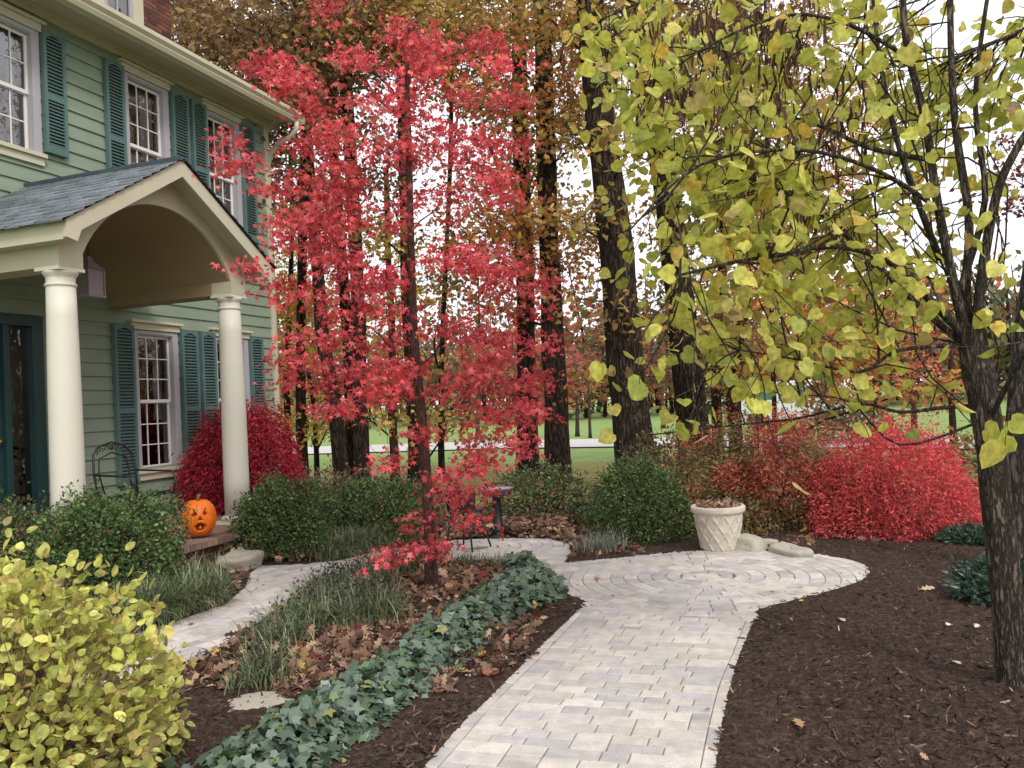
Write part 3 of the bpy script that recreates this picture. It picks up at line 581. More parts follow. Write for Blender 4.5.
# carved pumpkin
pp = hw(6.10, -1.74, .461); pu = empty('carved_pumpkin', tuple(pp), HO.rotation_euler[2]-.1, 'orange carved pumpkin with a surprised face at the foot of the porch column', 'pumpkin')
def pumpkin():
    R = .175; n = 120; m2 = 80; vs = []; fs = []
    for i in range(m2+1):
        th = PI*i/m2
        for j in range(n):
            ph = 2*PI*j/n; rib = 1-.045*abs(math.cos(ph*5))**.5*0+.035*(abs(math.sin(ph*5))-.6); sq = math.sin(th)
            x = R*sq*math.cos(ph)*rib; y = R*sq*math.sin(ph)*rib; z = R*1.18*math.cos(th)-.045*math.exp(-(sq*3)**2)*(1 if th < PI/2 else -1)
            # face towards local -y
            fx, fz = x/R, z/R
            def tri(cx, cz, w_, h_, tilt=0): 
                u_ = (fx-cx); v_ = (fz-cz)-tilt*u_; return v_ > 0 and v_ < h_ and abs(u_) < w_*(1-v_/h_)
            cut = y < 0 and (tri(-.34, .2, .17, .42, .5) or tri(.34, .2, .17, .42, -.5) or tri(0, -.06, .13, .24) or (0.42 < math.hypot(fx/.5, (fz+.42)/.42) < 0.62 and fz < -.3) or ((fx/.24)**2+((fz+.42)/.2)**2 < 1 and not (abs(fx) < .07 and fz < -.42)))
            k = .80 if cut else 1
            vs.append((x*k, y*k, z*1.0 if not cut else z*.98))
    for i in range(m2):
        for j in range(n): fs.append((i*n+j, (i+1)*n+j, (i+1)*n+(j+1) % n, i*n+(j+1) % n))
    b = MB(); b.add([(x, y, z+R*1.15) for x, y, z in vs], fs, smooth=True)
    for k, f in enumerate(b.f):
        c = [vs[i] for i in f]; rad = sum(math.sqrt((p[0]/R)**2+(p[1]/R)**2+(p[2]/R/1.18)**2) for p in c)/4
        if rad < .9 and abs(c[0][2]) < R*.9: b.mi[k] = 1
    b.build('pumpkin_shell', [ORANGE, paint('pumpkin_inside', lin(120, 44, 8), .8)], pu)
    s = MB(); s.tube([(0, 0, R*2.1), (.005, 0, R*2.35), (.02, 0, R*2.5)], [.02, .014, .018], 8); s.build('stem', paint('pumpkin_stem', lin(120, 110, 60), .8), pu)
pumpkin(); pu.rotation_euler[2] = math.atan2(-pp[1], -pp[0])+PI/2+.1

# ------------------------------------------------------------ trees
def curve_px(pts, d, d2=None):
    n = len(pts); d2 = d if d2 is None else d2
    return [gd(x, y, d+(d2-d)*i/(n-1)) for i, (x, y) in enumerate(pts)]
def smooth_path(P, rad, k=4):
    P = [np.array(p, float) for p in P]; out = []; ro = []
    for i in range(len(P)-1):
        p0 = P[max(i-1, 0)]; p1 = P[i]; p2 = P[i+1]; p3 = P[min(i+2, len(P)-1)]
        for j in range(k):
            t = j/k; out.append(.5*((2*p1)+(-p0+p2)*t+(2*p0-5*p1+4*p2-p3)*t*t+(-p0+3*p1-3*p2+p3)*t**3)); ro.append(rad[i]+(rad[i+1]-rad[i])*t)
    out.append(P[-1]); ro.append(rad[-1]); return out, ro
def trunk_tube(mb, P, rad, n=12, flare=1.35):
    Q, R = smooth_path(P, rad)
    R = [r_*(1+(flare-1)*math.exp(-i/1.6))*(1+rr(-.05, .05)) for i, r_ in enumerate(R)]
    mb.tube([tuple(q+np.array([rr(-1, 1), rr(-1, 1), 0])*R[i]*.06) for i, q in enumerate(Q)], R, n)
    return Q, R
def limb(mb, a, b, r0, r1, sag=0.0, n=5, k=5, wob=.06):
    a = np.array(a); b = np.array(b); L = np.linalg.norm(b-a); pts = []
    w1 = RNG.normal(size=3)*wob*L; w2 = RNG.normal(size=3)*wob*L
    for i in range(k+1):
        t = i/k; p = a+(b-a)*t+w1*math.sin(PI*t)+w2*math.sin(2*PI*t)*.5; p[2] += sag*L*math.sin(PI*t); pts.append(p)
    mb.tube(pts, [r0+(r1-r0)*i/k for i in range(k+1)], n, cap=False); return pts
def ground_at(p): return float(hgt(p[0], p[1])) if -5.6 < p[0] < 7.2 and p[1] < 11.6 else -.07
def tree(name, label, cat, trunk_px, depth, wpx, clumps, pal, leaf, tmpl, nper, crad, spread=2.2, bark=BARK, group=None, leafm=LEAF, flatn=.6, d2=None, jit=.14, up=.55, extra=None, limbs_r=.02, base_z=None):
    P = curve_px(trunk_px, depth, d2); base = P[0].copy(); zb = (ground_at(base)-.05) if base_z is None else base_z
    P[0][2] = zb
    root = empty(name, tuple(base[:2])+(zb,), 0, label, cat, group); loc = np.array([base[0], base[1], zb])
    rad = [w_*depth/F/2 for w_ in np.linspace(wpx[0], wpx[1], len(P))]
    tb = MB(); Q, R = trunk_tube(tb, [p-loc for p in P], rad); QA = np.array(Q)+loc
    cen = []
    for (cx, cy, rx, ry, n) in clumps:
        for _ in range(n):
            a = rr(0, 2*PI); q = math.sqrt(rr(0, 1)); dd = depth+rr(-spread, spread); cen.append(gd(cx+rx*q*math.cos(a), cy+ry*q*math.sin(a), dd))
    chunks = []; PP = QA.copy(); PR = np.array(R); PT = np.zeros(len(PP)); ax_ = QA[:, :2].mean(0); cen.sort(key=lambda c: np.linalg.norm(c[:2]-ax_))
    for c in cen:
        dv = c-PP; L = np.linalg.norm(dv, axis=1); el = dv[:, 2]/np.maximum(L, 1e-3); cost = L+np.maximum(0, up-el)*L*1.2; i = int(np.argmin(cost+PT*.25)); r0 = min(PR[i]*.7, limbs_r*(.3+.12*L[i]/crad))
        pts = limb(tb, PP[i]-loc, c-loc, r0, limbs_r*.14, .05)
        PP = np.concatenate([PP, np.array(pts[2:])+loc]); PR = np.concatenate([PR, [r0+(limbs_r*.14-r0)*k/5 for k in range(2, 6)]]); PT = np.concatenate([PT, np.full(4, 0.0)])
        for _ in range(3):
            e_ = c-loc+RNG.normal(size=3)*crad*np.array([.7, .7, .4]); limb(tb, pts[3], e_, limbs_r*.14, limbs_r*.06, n=3, k=3)
        n = max(3, int(nper*rr(.6, 1.4)))
        p = c+RNG.normal(size=(n, 3))*crad*np.array([.62, .62, .62*flatn]); dn = rdir(n, -.25, .6); nr = rdir(n, .6)
        br = rr(.8, 1.2); chunks.append((leaf_arrays(p, dn, nr, leaf*RNG.uniform(.65, 1.25, n), tmpl), tmpl[1], cols(n, pal, jit)*br))
    if extra: extra(tb, chunks, QA, loc)
    tb.build('trunk', bark, root, fixn=False)
    if chunks: cr_ = np_mesh('crown', chunks, leafm, root, loc=loc)
    return root
# young red maple in the middle bed
MP = [(3, (236, 78, 88)), (3, (220, 60, 72)), (2, (244, 110, 112)), (1, (188, 52, 60)), (.6, (238, 128, 116))]
mc = [(330,4,18,8,2),(410,45,22,25,5),(262,58,20,13,4),(305,95,32,24,8),(350,62,18,14,3),(400,95,45,30,10),(440,60,35,25,7),(492,58,14,20,4),(485,98,34,14,5),(325,150,40,26,11),(412,145,48,30,13),(480,150,40,24,7),(300,195,34,26,10),(348,205,45,26,11),(430,210,46,22,8),(490,190,30,25,7),(284,235,20,15,4),(312,245,42,22,9),(365,268,44,24,9),(450,250,30,20,3),(500,250,35,30,7),(240,165,12,8,3),(222,140,12,6,2),(246,268,6,4,1),(300,290,30,20,4),(360,310,40,25,8),(400,320,25,20,3),(500,300,35,25,6),(540,285,12,6,1),(470,330,25,20,4),(520,340,35,25,7),(330,345,40,20,7),(380,370,40,30,10),(495,372,36,18,7),(555,375,14,8,1),(297,370,20,16,4),(340,395,30,20,5),(400,400,30,20,5),(470,400,40,25,9),(520,400,30,20,6),(430,440,20,12,2),(480,430,35,20,6),(505,455,30,12,4),(397,460,16,10,2),(470,475,30,18,6),(440,495,22,12,4),(410,520,18,8,2),(472,520,14,6,2),(425,545,14,6,3),(390,556,10,5,2)]
tree('red_maple', 'slender young maple with bright red leaves in the bed between the paths', 'tree', [(432, 603), (430, 540), (426, 470), (420, 400), (414, 330), (411, 240), (408, 150), (407, 70), (410, 20)], 6.6, (13, 3), mc, MP, .062, T_MAPLE, 50, .155, spread=1.0, bark=BARKM, flatn=.42, up=.75, limbs_r=.015)

# tall trees of the grove: each with its own trunk and crown
BR = [(3, (146, 112, 64)), (3, (122, 92, 58)), (2, (168, 134, 66)), (1, (104, 78, 52)), (.5, (180, 134, 56))]
OL = [(3, (172, 142, 52)), (3, (146, 120, 50)), (2, (194, 158, 60)), (1, (198, 130, 50)), (1, (122, 104, 50))]
OR = [(3, (198, 134, 56)), (2, (220, 152, 52)), (2, (152, 106, 54)), (1, (212, 124, 56))]
YE = [(3, (236, 196, 50)), (3, (216, 182, 54)), (1, (236, 170, 60)), (1, (176, 158, 60))]
G1 = 'trees of the grove behind the garden'
def bg(label, pts, d, w_, cl, pal, n=36, leaf=.17, crad=.6, **k):
    return tree('grove_tree', label, 'tree', pts, d, w_, cl, pal, leaf*.74, T_OAKL, int(n*2.0), crad, flatn=.42, group=G1, limbs_r=.05, **k)
bg('thickest dark trunk in the grove, just behind the round clipped bush', [(638,482),(629,400),(616,250),(601,130),(588,-20),(575,-260)], 13, (40, 24), [(600,-30,90,50,16),(560,40,50,50,8),(620,150,26,16,2),(580,130,25,30,5),(585,215,26,24,4),(580,300,26,26,3),(600,395,22,14,2),(625,330,20,14,1)], OL, spread=1.8)
bg('leaning dark trunk with shaggy bark behind the dome of orange and green leaves', [(698,475),(690,400),(680,300),(665,180),(650,90),(636,-20),(620,-240)], 15, (32, 20), [(690,-20,90,40,18),(740,50,90,50,22),(720,130,70,40,12),(680,320,50,40,7),(660,30,50,30,8)], BR, n=44)
bg('straight trunk with orange brown oak leaves, right of the red maple', [(557,482),(556,400),(549,250),(545,100),(541,-20),(536,-240)], 16, (25, 14), [(560,20,80,50,18),(510,60,60,50,14),(580,110,50,40,14),(520,190,60,40,14),(550,235,60,30,14),(520,290,45,30,7),(500,240,35,30,5),(600,240,30,20,4)], OR, n=44)
bg('dark trunk half hidden by the right side of the red maple', [(529,485),(527,400),(525,280),(520,100),(518,-20),(512,-240)], 17.5, (22, 12), [(490,10,80,40,26),(460,50,70,40,20),(520,140,50,60,16),(490,110,40,40,8),(470,280,50,50,7)], OL, n=44)
bg('dark trunk directly behind the stem of the red maple', [(419,485),(415,400),(409,300),(405,150),(402,-20),(398,-240)], 15.5, (18, 11), [(400,0,80,40,22),(430,30,50,30,12),(380,40,60,40,12),(380,200,50,60,6),(430,400,40,30,3)], OL, n=44)
bg('leftward leaning trunk left of the red maple', [(342,470),(334,400),(323,340),(316,250),(305,120),(292,-60),(280,-240)], 15, (15, 10), [(250,20,60,40,24),(290,70,60,40,18),(220,50,40,40,14),(240,110,30,30,9),(300,180,40,40,7)], BR, n=48)
bg('upright trunk left of the red maple, close behind the hedge', [(362,472),(360,400),(358,300),(350,150),(341,-20),(335,-240)], 15.6, (15, 12), [(340,0,60,40,20),(360,50,50,40,12),(330,110,40,40,9),(370,150,40,40,7),(350,240,40,30,4)], BR, n=44)
bg('trunk standing beside the house corner behind the dark red bush', [(302,462),(301,400),(301,330),(303,200),(306,50),(308,-220)], 17, (11, 8), [(200,20,40,30,15),(180,-10,40,20,10),(270,90,40,50,16),(280,160,30,40,8),(250,150,20,20,4)], BR, n=48)
bg('second trunk of the close pair left of the red maple', [(352,470),(350,380),(345,300),(337,200),(330,100),(324,-20),(318,-200)], 16.4, (12, 9), [(310,30,50,40,14),(330,80,40,40,9)], BR)
bg('slim yellow leaved tree nearest the corner of the house', [(288,460),(287,380),(290,300),(292,220),(290,150)], 19, (7, 4), [(285,250,22,50,11),(290,330,28,50,18),(280,400,18,30,8),(300,280,25,30,8)], YE, n=46, leaf=.15, crad=.5)
bg('thin yellow leaved sapling between the house corner and the leaning trunk', [(317,470),(314,410),(308,370),(302,310),(300,260)], 18, (5, 3), [(320,360,40,50,14),(315,430,20,20,4),(330,300,40,30,7)], YE, n=40, leaf=.15, crad=.5)
bg('slim reddish stem with golden leaves behind the left half of the red maple', [(395,470),(393,420),(392,330),(388,250),(386,170)], 18, (9, 5), [(370,340,40,50,13),(400,280,30,40,7),(380,410,30,20,4)], YE, n=36, bark=BARKM)
bg('thin young tree right of the stem of the red maple', [(441,465),(441,400),(444,300),(450,170),(452,60)], 18, (6, 4), [(450,300,30,60,5),(460,380,40,30,5),(440,60,30,40,6)], OL, n=34)
bg('curving trunk between the shaggy trunk and the dome of orange leaves', [(737,452),(734,400),(744,300),(750,150),(741,0),(736,-200)], 17, (14, 9), [(780,10,90,50,20),(780,130,90,60,26),(760,320,60,60,16),(800,370,60,30,14),(800,220,80,50,20)], OR, n=44)
bg('very thin dark stem in front of the parked van', [(774,446),(773,350),(770,200),(766,50),(764,-100)], 14, (5, 3), [(820,330,60,50,15),(860,320,60,50,12),(780,260,50,50,9),(900,380,40,20,5)], OR, n=36)
bg('dark trunk seen between the shaggy trunk and the curving trunk', [(718,446),(716,380),(723,250),(731,60),(734,-150)], 20, (11, 8), [(700,50,60,50,16),(720,240,70,70,24),(700,370,50,25,7),(620,360,40,30,6)], BR, n=44)
for k_, (X_, Y_, lb) in enumerate([(11.5, 10.5, 'unseen spreading brown leaved tree added beyond the right edge for window reflections, nearest the lawn'), (15.5, 14.5, 'unseen brown leaved tree added beyond the right edge for window reflections, farther from the house'), (13.5, 7.0, 'unseen brown leaved tree added beyond the right edge for window reflections, closest to the camera')]):  # out-of-view trees added so the window panes reflect dark crowns
    t_ = empty('grove_tree', (X_, Y_, -.1), 0, lb, 'tree', G1); q = MB(); hs = [(rr(-1.2, 1.2), rr(-1.2, 1.2)) for _ in range(5)]
    q.tube([(0, 0, 0), (.05, 0, 2.5), (-.1, .1, 5), (0, 0, 10)], [.28, .22, .18, .08], 10); chs = []
    for _ in range(70):
        c = np.array([rr(-3, 3), rr(-3, 3), rr(1.8, 10)]); limb(q, (0, 0, max(.8, c[2]-1.6)), c, .05, .012); n = 34
        chs.append((leaf_arrays(c+RNG.normal(size=(n, 3))*.42, rdir(n), rdir(n), RNG.uniform(.14, .26, n), T_OAKL), T_OAKL[1], cols(n, BR)))
    q.build('trunk', BARK, t_, fixn=False); np_mesh('crown', chs, LEAF, t_)
tree('grey_barked_tree', 'grey barked trunk at the right edge, behind the yellow leaved tree', 'tree', [(1022, 600), (1018, 500), (1022, 400), (1032, 300), (1050, 150), (1060, -60)], 6.6, (32, 20), [(1000,200,30,40,6),(1010,150,20,30,3)], [(1, (120, 60, 60)), (1, (140, 80, 60))], .06, T_DIA, 26, .16, spread=.5, bark=BARKG, limbs_r=.02)
# young trees across the lawn
G2 = 'young trees on the far lawn'
def young(label, pts, d, w_, cl, pal, n=22):
    return tree('young_tree', label, 'tree', pts, d, w_, cl, pal, .12, T_DIA, n, .35, group=G2, limbs_r=.03, bark=TWIG, spread=.8)
young('small bare branched tree in a mulch ring before the road, right of the red bush', [(955,463),(953,430),(951,390),(950,350)], 15.8, (8, 4), [(940,365,50,25,8),(965,390,30,15,4)], [(1, (196, 96, 66)), (1, (210, 120, 70))], 7)
young('small reddish tree beyond the road, right of centre', [(914,440),(914,415),(913,385),(914,360)], 24, (6, 4), [(910,350,40,25,16)], [(2, (206, 84, 62)), (1, (220, 120, 80))], 26)
young('small tree on the far lawn at the left of the thickest trunk', [(590,432),(589,405),(588,380)], 34, (3, 2), [(590,372,24,14,8)], [(1, (170, 90, 80)), (1, (190, 110, 84))], 30)
young('low rusty red tree beyond the lawn, seen left of the thickest trunk', [(577,428),(577,405),(576,392)], 36, (4, 2), [(576,372,24,22,16)], [(2, (186, 80, 76)), (1, (206, 110, 84))], 44)
young('golden brown tree beyond the lawn, seen right of the stem of the red maple', [(478,440),(478,410),(479,390)], 38, (4, 2), [(475,365,34,30,18)], [(2, (190, 140, 70)), (1, (160, 130, 70))], 44)
young('rust coloured tree beyond the lawn between the thickest and the shaggy trunk', [(663,420),(662,395),(662,370)], 40, (4, 2), [(664,350,24,32,16)], [(2, (170, 110, 74)), (1, (150, 90, 70))], 44)
mr_ = MB(); c = gz(955, 461, -.05); mr_.lathe([(.55, 0), (.5, .03), (.0, .05)], (c[0], c[1], -.055), 20); tag(mr_.build('mulch_ring', MULCH), kind='structure')

# far woods: one mass behind the lawn
def woods():
    ch = []; tb = MB()
    for i in range(520):
        x = rr(-95, 115); y = rr(62, 112)-.25*max(0, x)*.9; base = np.array([x, y, 0]); h_ = rr(5, 12)
        if x < 25 and random.random() < .25: h_ *= 1.35
        pal = random.choice([[(2, (150, 110, 70)), (1, (176, 120, 66))], [(1, (120, 118, 66)), (1, (100, 108, 64))], [(1, (170, 70, 56)), (1, (196, 106, 70))], [(1, (96, 84, 74)), (1, (116, 98, 84))], [(1, (60, 84, 60)), (1, (78, 98, 66))]])
        n = 190; p = base+np.array([0, 0, h_*.55])+RNG.normal(size=(n, 3))*np.array([h_*.24, h_*.24, h_*.22]); p[:, 2] = np.maximum(p[:, 2], .3)
        ch.append((leaf_arrays(p, rdir(n), rdir(n), RNG.uniform(.4, 1.0, n), T_DIA), T_DIA[1], cols(n, pal)))
        if i % 2 == 0: tb.tube([(x, y, 0), (x+rr(-.4, .4), y, h_*.6), (x+rr(-1, 1), y, h_*1.15)], [.18, .12, .04], 5)
    r = tag(np_mesh('distant_woods', ch, LEAF), 'mass of autumn trees along the far side of the lawns', 'woods', kind='stuff')
    tb.build('trunks', BARK, r, fixn=False)
woods()

# ------------------------------------------------------------ yellow leaved redbud
def redbud():
    global DES; DES = .05
    d = 4.1; base = gz(1011, 697, 0.02); zb = float(hgt(base[0], base[1]))
    root = empty('redbud_tree', (base[0], base[1], zb-.03), 0, 'near tree at the right with large heart shaped yellow green leaves', 'tree'); loc = np.array([base[0], base[1], zb-.03])
    tb = MB(); P = curve_px([(1020, 712), (1010, 620), (999, 520), (990, 440), (979, 380), (969, 325)], d); P[0][2] = zb-.06
    Q, R = trunk_tube(tb, [p-loc for p in P], [.084, .074, .07, .069, .07, .068], 20, 1.4)
    L = [([(969,345),(955,290),(937,200),(925,120),(906,40),(900,-60)], 4.1, 3.9, 7, 4), ([(972,345),(966,290),(969,220),(956,130),(951,50),(950,-60)], 4.1, 4.4, 7, 4), ([(974,345),(984,260),(998,190),(1016,150),(1050,90),(1080,-20)], 4.1, 3.9, 7, 4),
         ([(969,340),(930,300),(900,268),(860,250),(820,247),(780,255),(735,262),(680,275)], 4.1, 3.5, 6, 1.5), ([(965,345),(925,312),(888,275),(842,232),(800,200),(740,175),(660,150)], 4.1, 4.9, 5, 1.5), ([(975,345),(900,350),(860,372),(800,360),(740,350)], 4.1, 3.9, 3, 1),
         ([(984,405),(940,408),(900,412),(860,404),(800,418),(745,424),(640,436)], 4.1, 4.6, 3, 1), ([(984,420),(900,445),(850,402),(800,395)], 4.1, 4.3, 2, .8), ([(912,60),(850,25),(790,15),(720,40),(640,90)], 3.95, 3.7, 3, 1), ([(940,210),(880,172),(800,150),(700,165),(630,230)], 3.95, 3.3, 3.4, 1),
         ([(930,160),(870,148),(830,130),(795,118),(700,90),(610,40)], 4.0, 4.8, 4, 1.2), ([(900,-20),(800,-30),(700,-20),(600,20)], 3.9, 4.2, 4, 1.2), ([(950,60),(1000,40),(1040,20)], 4.4, 4.4, 3, 1.5), ([(985,430),(1010,380),(1040,330)], 4.1, 3.7, 4, 2), ([(940,260),(900,150),(880,60),(870,-30)], 4.1, 4.3, 5, 2), ([(960,290),(985,200),(975,100),(990,-20)], 4.1, 4.0, 5, 2.5)]
    LP = []
    for pts, a, b, w0, w1 in L:
        C = curve_px(pts, a, b); q, r_ = smooth_path([c-loc for c in C], [(w0+(w1-w0)*i/(len(C)-1))*3.1/F for i in range(len(C))])
        tb.tube(q, r_, 8, cap=False); LP += list(q)
    LP = np.array(LP)+loc
    cl = [(640,30,50,45,60),(615,70,25,35,24),(620,120,30,25,20),(760,50,110,60,210),(740,130,110,50,190),(750,200,110,40,170),(880,60,70,60,70),(990,70,40,80,40),(990,200,40,60,22),(690,240,55,45,70),(800,270,90,40,120),(700,300,55,35,45),(900,200,60,60,45),(850,330,80,30,80),(780,335,60,35,45),(990,320,35,50,28),(650,375,35,30,16),(605,320,25,40,5),(760,385,40,16,16),(900,385,60,20,22),(1000,420,18,22,6),(625,420,35,12,5),(925,310,40,40,18)]
    pal = [(4, (190, 186, 76)), (3, (174, 176, 72)), (2, (210, 200, 100)), (1, (150, 160, 74)), (.8, (190, 168, 104)), (.6, (212, 176, 70)), (.4, (150, 116, 74))]
    chunks = []
    def put(c, n, s, rad):
        i = int(np.argmin(((LP-c)**2).sum(1)+RNG.random(len(LP))*.05)); pts = limb(tb, LP[i]-loc, c-loc, .0045, .0015, .03, n=4, k=6, wob=.08)
        ts = RNG.uniform(.35, 1.05, n); pp_ = np.array([np.array([np.interp(t*6, range(7), [q[k] for q in pts]) for k in range(3)]) for t in np.clip(ts, 0, 1)])+loc
        p = pp_+RNG.normal(size=(n, 3))*rad; dn = rdir(n, -.75, .5); nr = rdir(n, .35)
        chunks.append((leaf_arrays(p, dn, nr, s*RNG.uniform(.7, 1.2, n), T_HEART), T_HEART[1], cols(n, pal, .1)))
    for cx, cy, rx, ry, n in cl:
        k = max(1, int(n/6))
        for _ in range(k):
            a = rr(0, 2*PI); q = math.sqrt(rr(0, 1)); put(gd(cx+rx*q*math.cos(a), cy+ry*q*math.sin(a), rr(3.3, 5.6)), 8, .078, .085)
    for cx, cy, rx, ry, n in [(700,60,100,60,26),(800,160,110,90,46),(660,220,70,70,12),(800,300,110,50,22),(920,150,80,110,14),(1000,120,30,110,7)]:
        for _ in range(n): put(gd(cx+rr(-rx, rx), cy+rr(-ry, ry), rr(5.0, 6.6)), 11, .085, .14)
    for (x, y, dd, n) in ((722,478,3.0,1),(758,466,3.6,2),(795,500,3.4,1),(822,492,3.4,1),(872,460,3.6,1),(830,458,3.6,1),(700,420,3.6,1),(1005,455,3.0,3),(985,440,3.2,2),(640,400,3.3,3),(620,440,3.5,2),(680,437,3.6,1),(985,385,3.1,2),(755,410,3.3,3),(810,430,3.7,1)):
        put(gd(x, y-10, dd), n, .1, .012)
    for cx, cy, rx, ry, n in [(930,90,90,110,60),(800,120,110,110,40),(960,250,60,60,20),(700,150,80,100,20)]:
        for _ in range(n):
            a = LP[random.randrange(len(LP))]-loc; e_ = gd(cx+rr(-rx, rx), cy+rr(-ry, ry), rr(3.6, 6.2))-loc
            if np.linalg.norm(e_-a) < 1.6: limb(tb, a, e_, .006, .002, .04, n=4, k=6, wob=.09)
    tb.build('trunk', BARK2, root, fixn=False)
    np_mesh('crown', chunks, LEAFR, root, loc=loc)
    # seed pods hanging in bunches
    PODT = tpl([(0, -.05, 0), (.5, -.09, .03), (1, 0, .0), (.5, .09, .03), (0, .05, 0)], [(0, 1, 2, 3, 4)])
    n0 = []; 
    for cx, cy, rx, ry, n in [(680,45,40,30,18),(740,40,40,30,16),(700,100,40,20,8),(800,40,60,40,12),(770,230,60,20,12),(700,220,40,30,6),(840,120,40,40,8),(760,160,50,20,8),(860,210,40,20,6),(700,70,80,60,30),(800,120,90,70,20),(820,60,60,50,10)]:
        for _ in range(n): c = gd(cx+rr(-rx, rx), cy+rr(-ry, ry), rr(3.8, 5.8)); n0.append(c+RNG.normal(size=(9, 3))*.04)
    p = np.concatenate(n0); dn = RNG.normal(size=(len(p), 3))*.18; dn[:, 2] -= 1
    tag(np_mesh('seed_pods', [(leaf_arrays(p, dn, rdir(len(p), 0, .2), RNG.uniform(.07, .11, len(p)), PODT), PODT[1], cols(len(p), [(1, (84, 56, 48)), (1, (66, 46, 44)), (1, (100, 70, 56))]))], DRY, root, loc=loc), kind='stuff')
redbud(); DES = .15

# ------------------------------------------------------------ shrubs
LEAFB = leafmat('box_leaf', .1, .6, .15)
def shrub(name, label, cat, center, rad, pal, n, leaf, tmpl, mat=LEAFB, lump=.12, group=None, stems=14, inner=.35, up=.3, flatd=1.0, weep=0.0, power=1.0, twigc=TWIG, twn=0, twr=.0022, pal2=None, boxy=0.0, shoot=.05):
    cx, cy = center[:2]; zb = ground_at((cx, cy)); root = empty(name, (cx, cy, zb), 0, label, cat, group); loc = np.array([cx, cy, zb])
    rx, ry, rz = rad
    a = RNG.normal(size=(n, 3)); a[:, 2] = np.abs(a[:, 2])*1.1-.18*(RNG.random(n)); a = unit(a)
    th = np.arctan2(a[:, 1], a[:, 0]); ph = a[:, 2]
    r_ = 1+lump*(np.sin(th*3+ph*4+cx)+np.sin(th*7-ph*6+cy)*.6+np.sin(th*13+ph*11)*.35)
    q = np.where(RNG.random(n) < inner, RNG.uniform(.45, .9, n), RNG.normal(.95, .05, n)); q = np.where(RNG.random(n) < shoot, RNG.normal(1.04, .07, n), q); rad_ = r_*q*(1/np.abs(a).max(1))**boxy
    p = a*rad_[:, None]*np.array([rx, ry, rz])+loc; p[:, 2] += .05; p[:, 2] = np.maximum(p[:, 2], zb+.02)
    out = a*np.array([1, 1, .8]); dn = unit(out+RNG.normal(size=(n, 3))*.7*flatd); dn[:, 2] -= weep; nr = unit(out*.5+rdir(n, up)*.9)
    tb = MB()
    for i in range(stems):
        t_ = rr(0, 2*PI); k = rr(.2, .6); e_ = (rx*k*math.cos(t_), ry*k*math.sin(t_), rz*rr(.5, .72)); pts = limb(tb, (rr(-.05, .05), rr(-.05, .05), -.03), e_, .011, .004, n=5)
        for _ in range(4): b = np.array(e_)*.9+RNG.uniform(-1, 1, 3)*np.array([rx, ry, rz])*.13; b[2] = max(b[2], .05); limb(tb, pts[3], b, .004, .0015, n=3, k=3)
    for i in range(twn):
        t_ = rr(0, 2*PI); z_ = rr(.1, .95); k = math.sqrt(max(0, 1-z_*z_)); e_ = np.array((rx*k*math.cos(t_), ry*k*math.sin(t_), rz*z_)); limb(tb, e_*.3, e_*rr(.9, 1.05), twr*1.6, twr*.6, n=3, k=4, wob=.08)
    tb.build('stems', twigc, root, fixn=False)
    C_ = cols(n, pal, .2)
    if pal2:
        w_ = (wav(p[:, 0]*2.2, p[:, 1]*2.2+p[:, 2]*2.6, 2.0, 3)+.55*wav(p[:, 0]*6, p[:, 2]*6, 2.0, 1)-(p[:, 2]-zb-rz*.45)/rz*.7+RNG.normal(size=n)*.12) > -.14; C_ = np.where(w_[:, None], cols(n, pal2, .2), C_)
    np_mesh('foliage', [(leaf_arrays(p, dn, nr, leaf*RNG.uniform(.6, 1.3, n), tmpl), tmpl[1], C_)], mat, root, loc=loc)
    return root
BOX = [(4, (84, 112, 58)), (3, (66, 92, 48)), (1.5, (122, 142, 80)), (.4, (140, 132, 84)), (.3, (150, 100, 76))]
def at_(px, d): p = gd(px, 480, d); return (p[0], p[1])
# foreground yellow shrub
shrub('yellow_shrub', 'yellow leaved twiggy shrub in the lower left corner of the garden', 'shrub', (-2.16, 3.3), (.68, .72, .90), [(4, (202, 202, 82)), (3, (214, 212, 106)), (2, (174, 182, 78)), (1, (204, 170, 92)), (.8, (150, 128, 82))], 8600, .048, T_ROUND, LEAFR, .12, stems=40, inner=.45, shoot=.0, twn=700, twr=.0026, twigc=paint('shrub_twig', lin(128, 104, 92), .9, .2, 20))
shrub('boxwood_shrub', 'broad clipped evergreen hedge bush in front of the left porch column', 'shrub', at_(106, 6.9), (.58, .45, .69), BOX, 22000, .036, T_DIA, boxy=.45, group='evergreen shrubs')
shrub('boxwood_shrub', 'low evergreen bush behind the top of the yellow shrub at the left edge', 'shrub', at_(4, 7.2), (.55, .45, .62), BOX+[(1.5, (120, 84, 66))], 5000, .04, T_DIA, group='evergreen shrubs')
shrub('boxwood_shrub', 'clipped evergreen bush just right of the right porch column', 'shrub', at_(284, 8.8), (.54, .45, .66), BOX, 20000, .036, T_DIA, boxy=.25, group='evergreen shrubs')
shrub('boxwood_shrub', 'low evergreen hedge bush behind the stem of the red maple', 'shrub', at_(376, 9.6), (.72, .5, .6), BOX, 18000, .038, T_DIA, boxy=.35, group='evergreen shrubs')
shrub('boxwood_shrub', 'round clipped evergreen bush left of the stone planter', 'shrub', at_(638, 8.95), (.57, .5, .80), BOX, 20000, .032, T_DIA, group='evergreen shrubs', lump=.05)
shrub('boxwood_shrub', 'low evergreen bush full of fallen leaves behind the small patio', 'shrub', at_(540, 10.2), (.78, .5, .62), BOX+[(2.5, (124, 84, 66))], 7000, .045, T_DIA, group='evergreen shrubs')
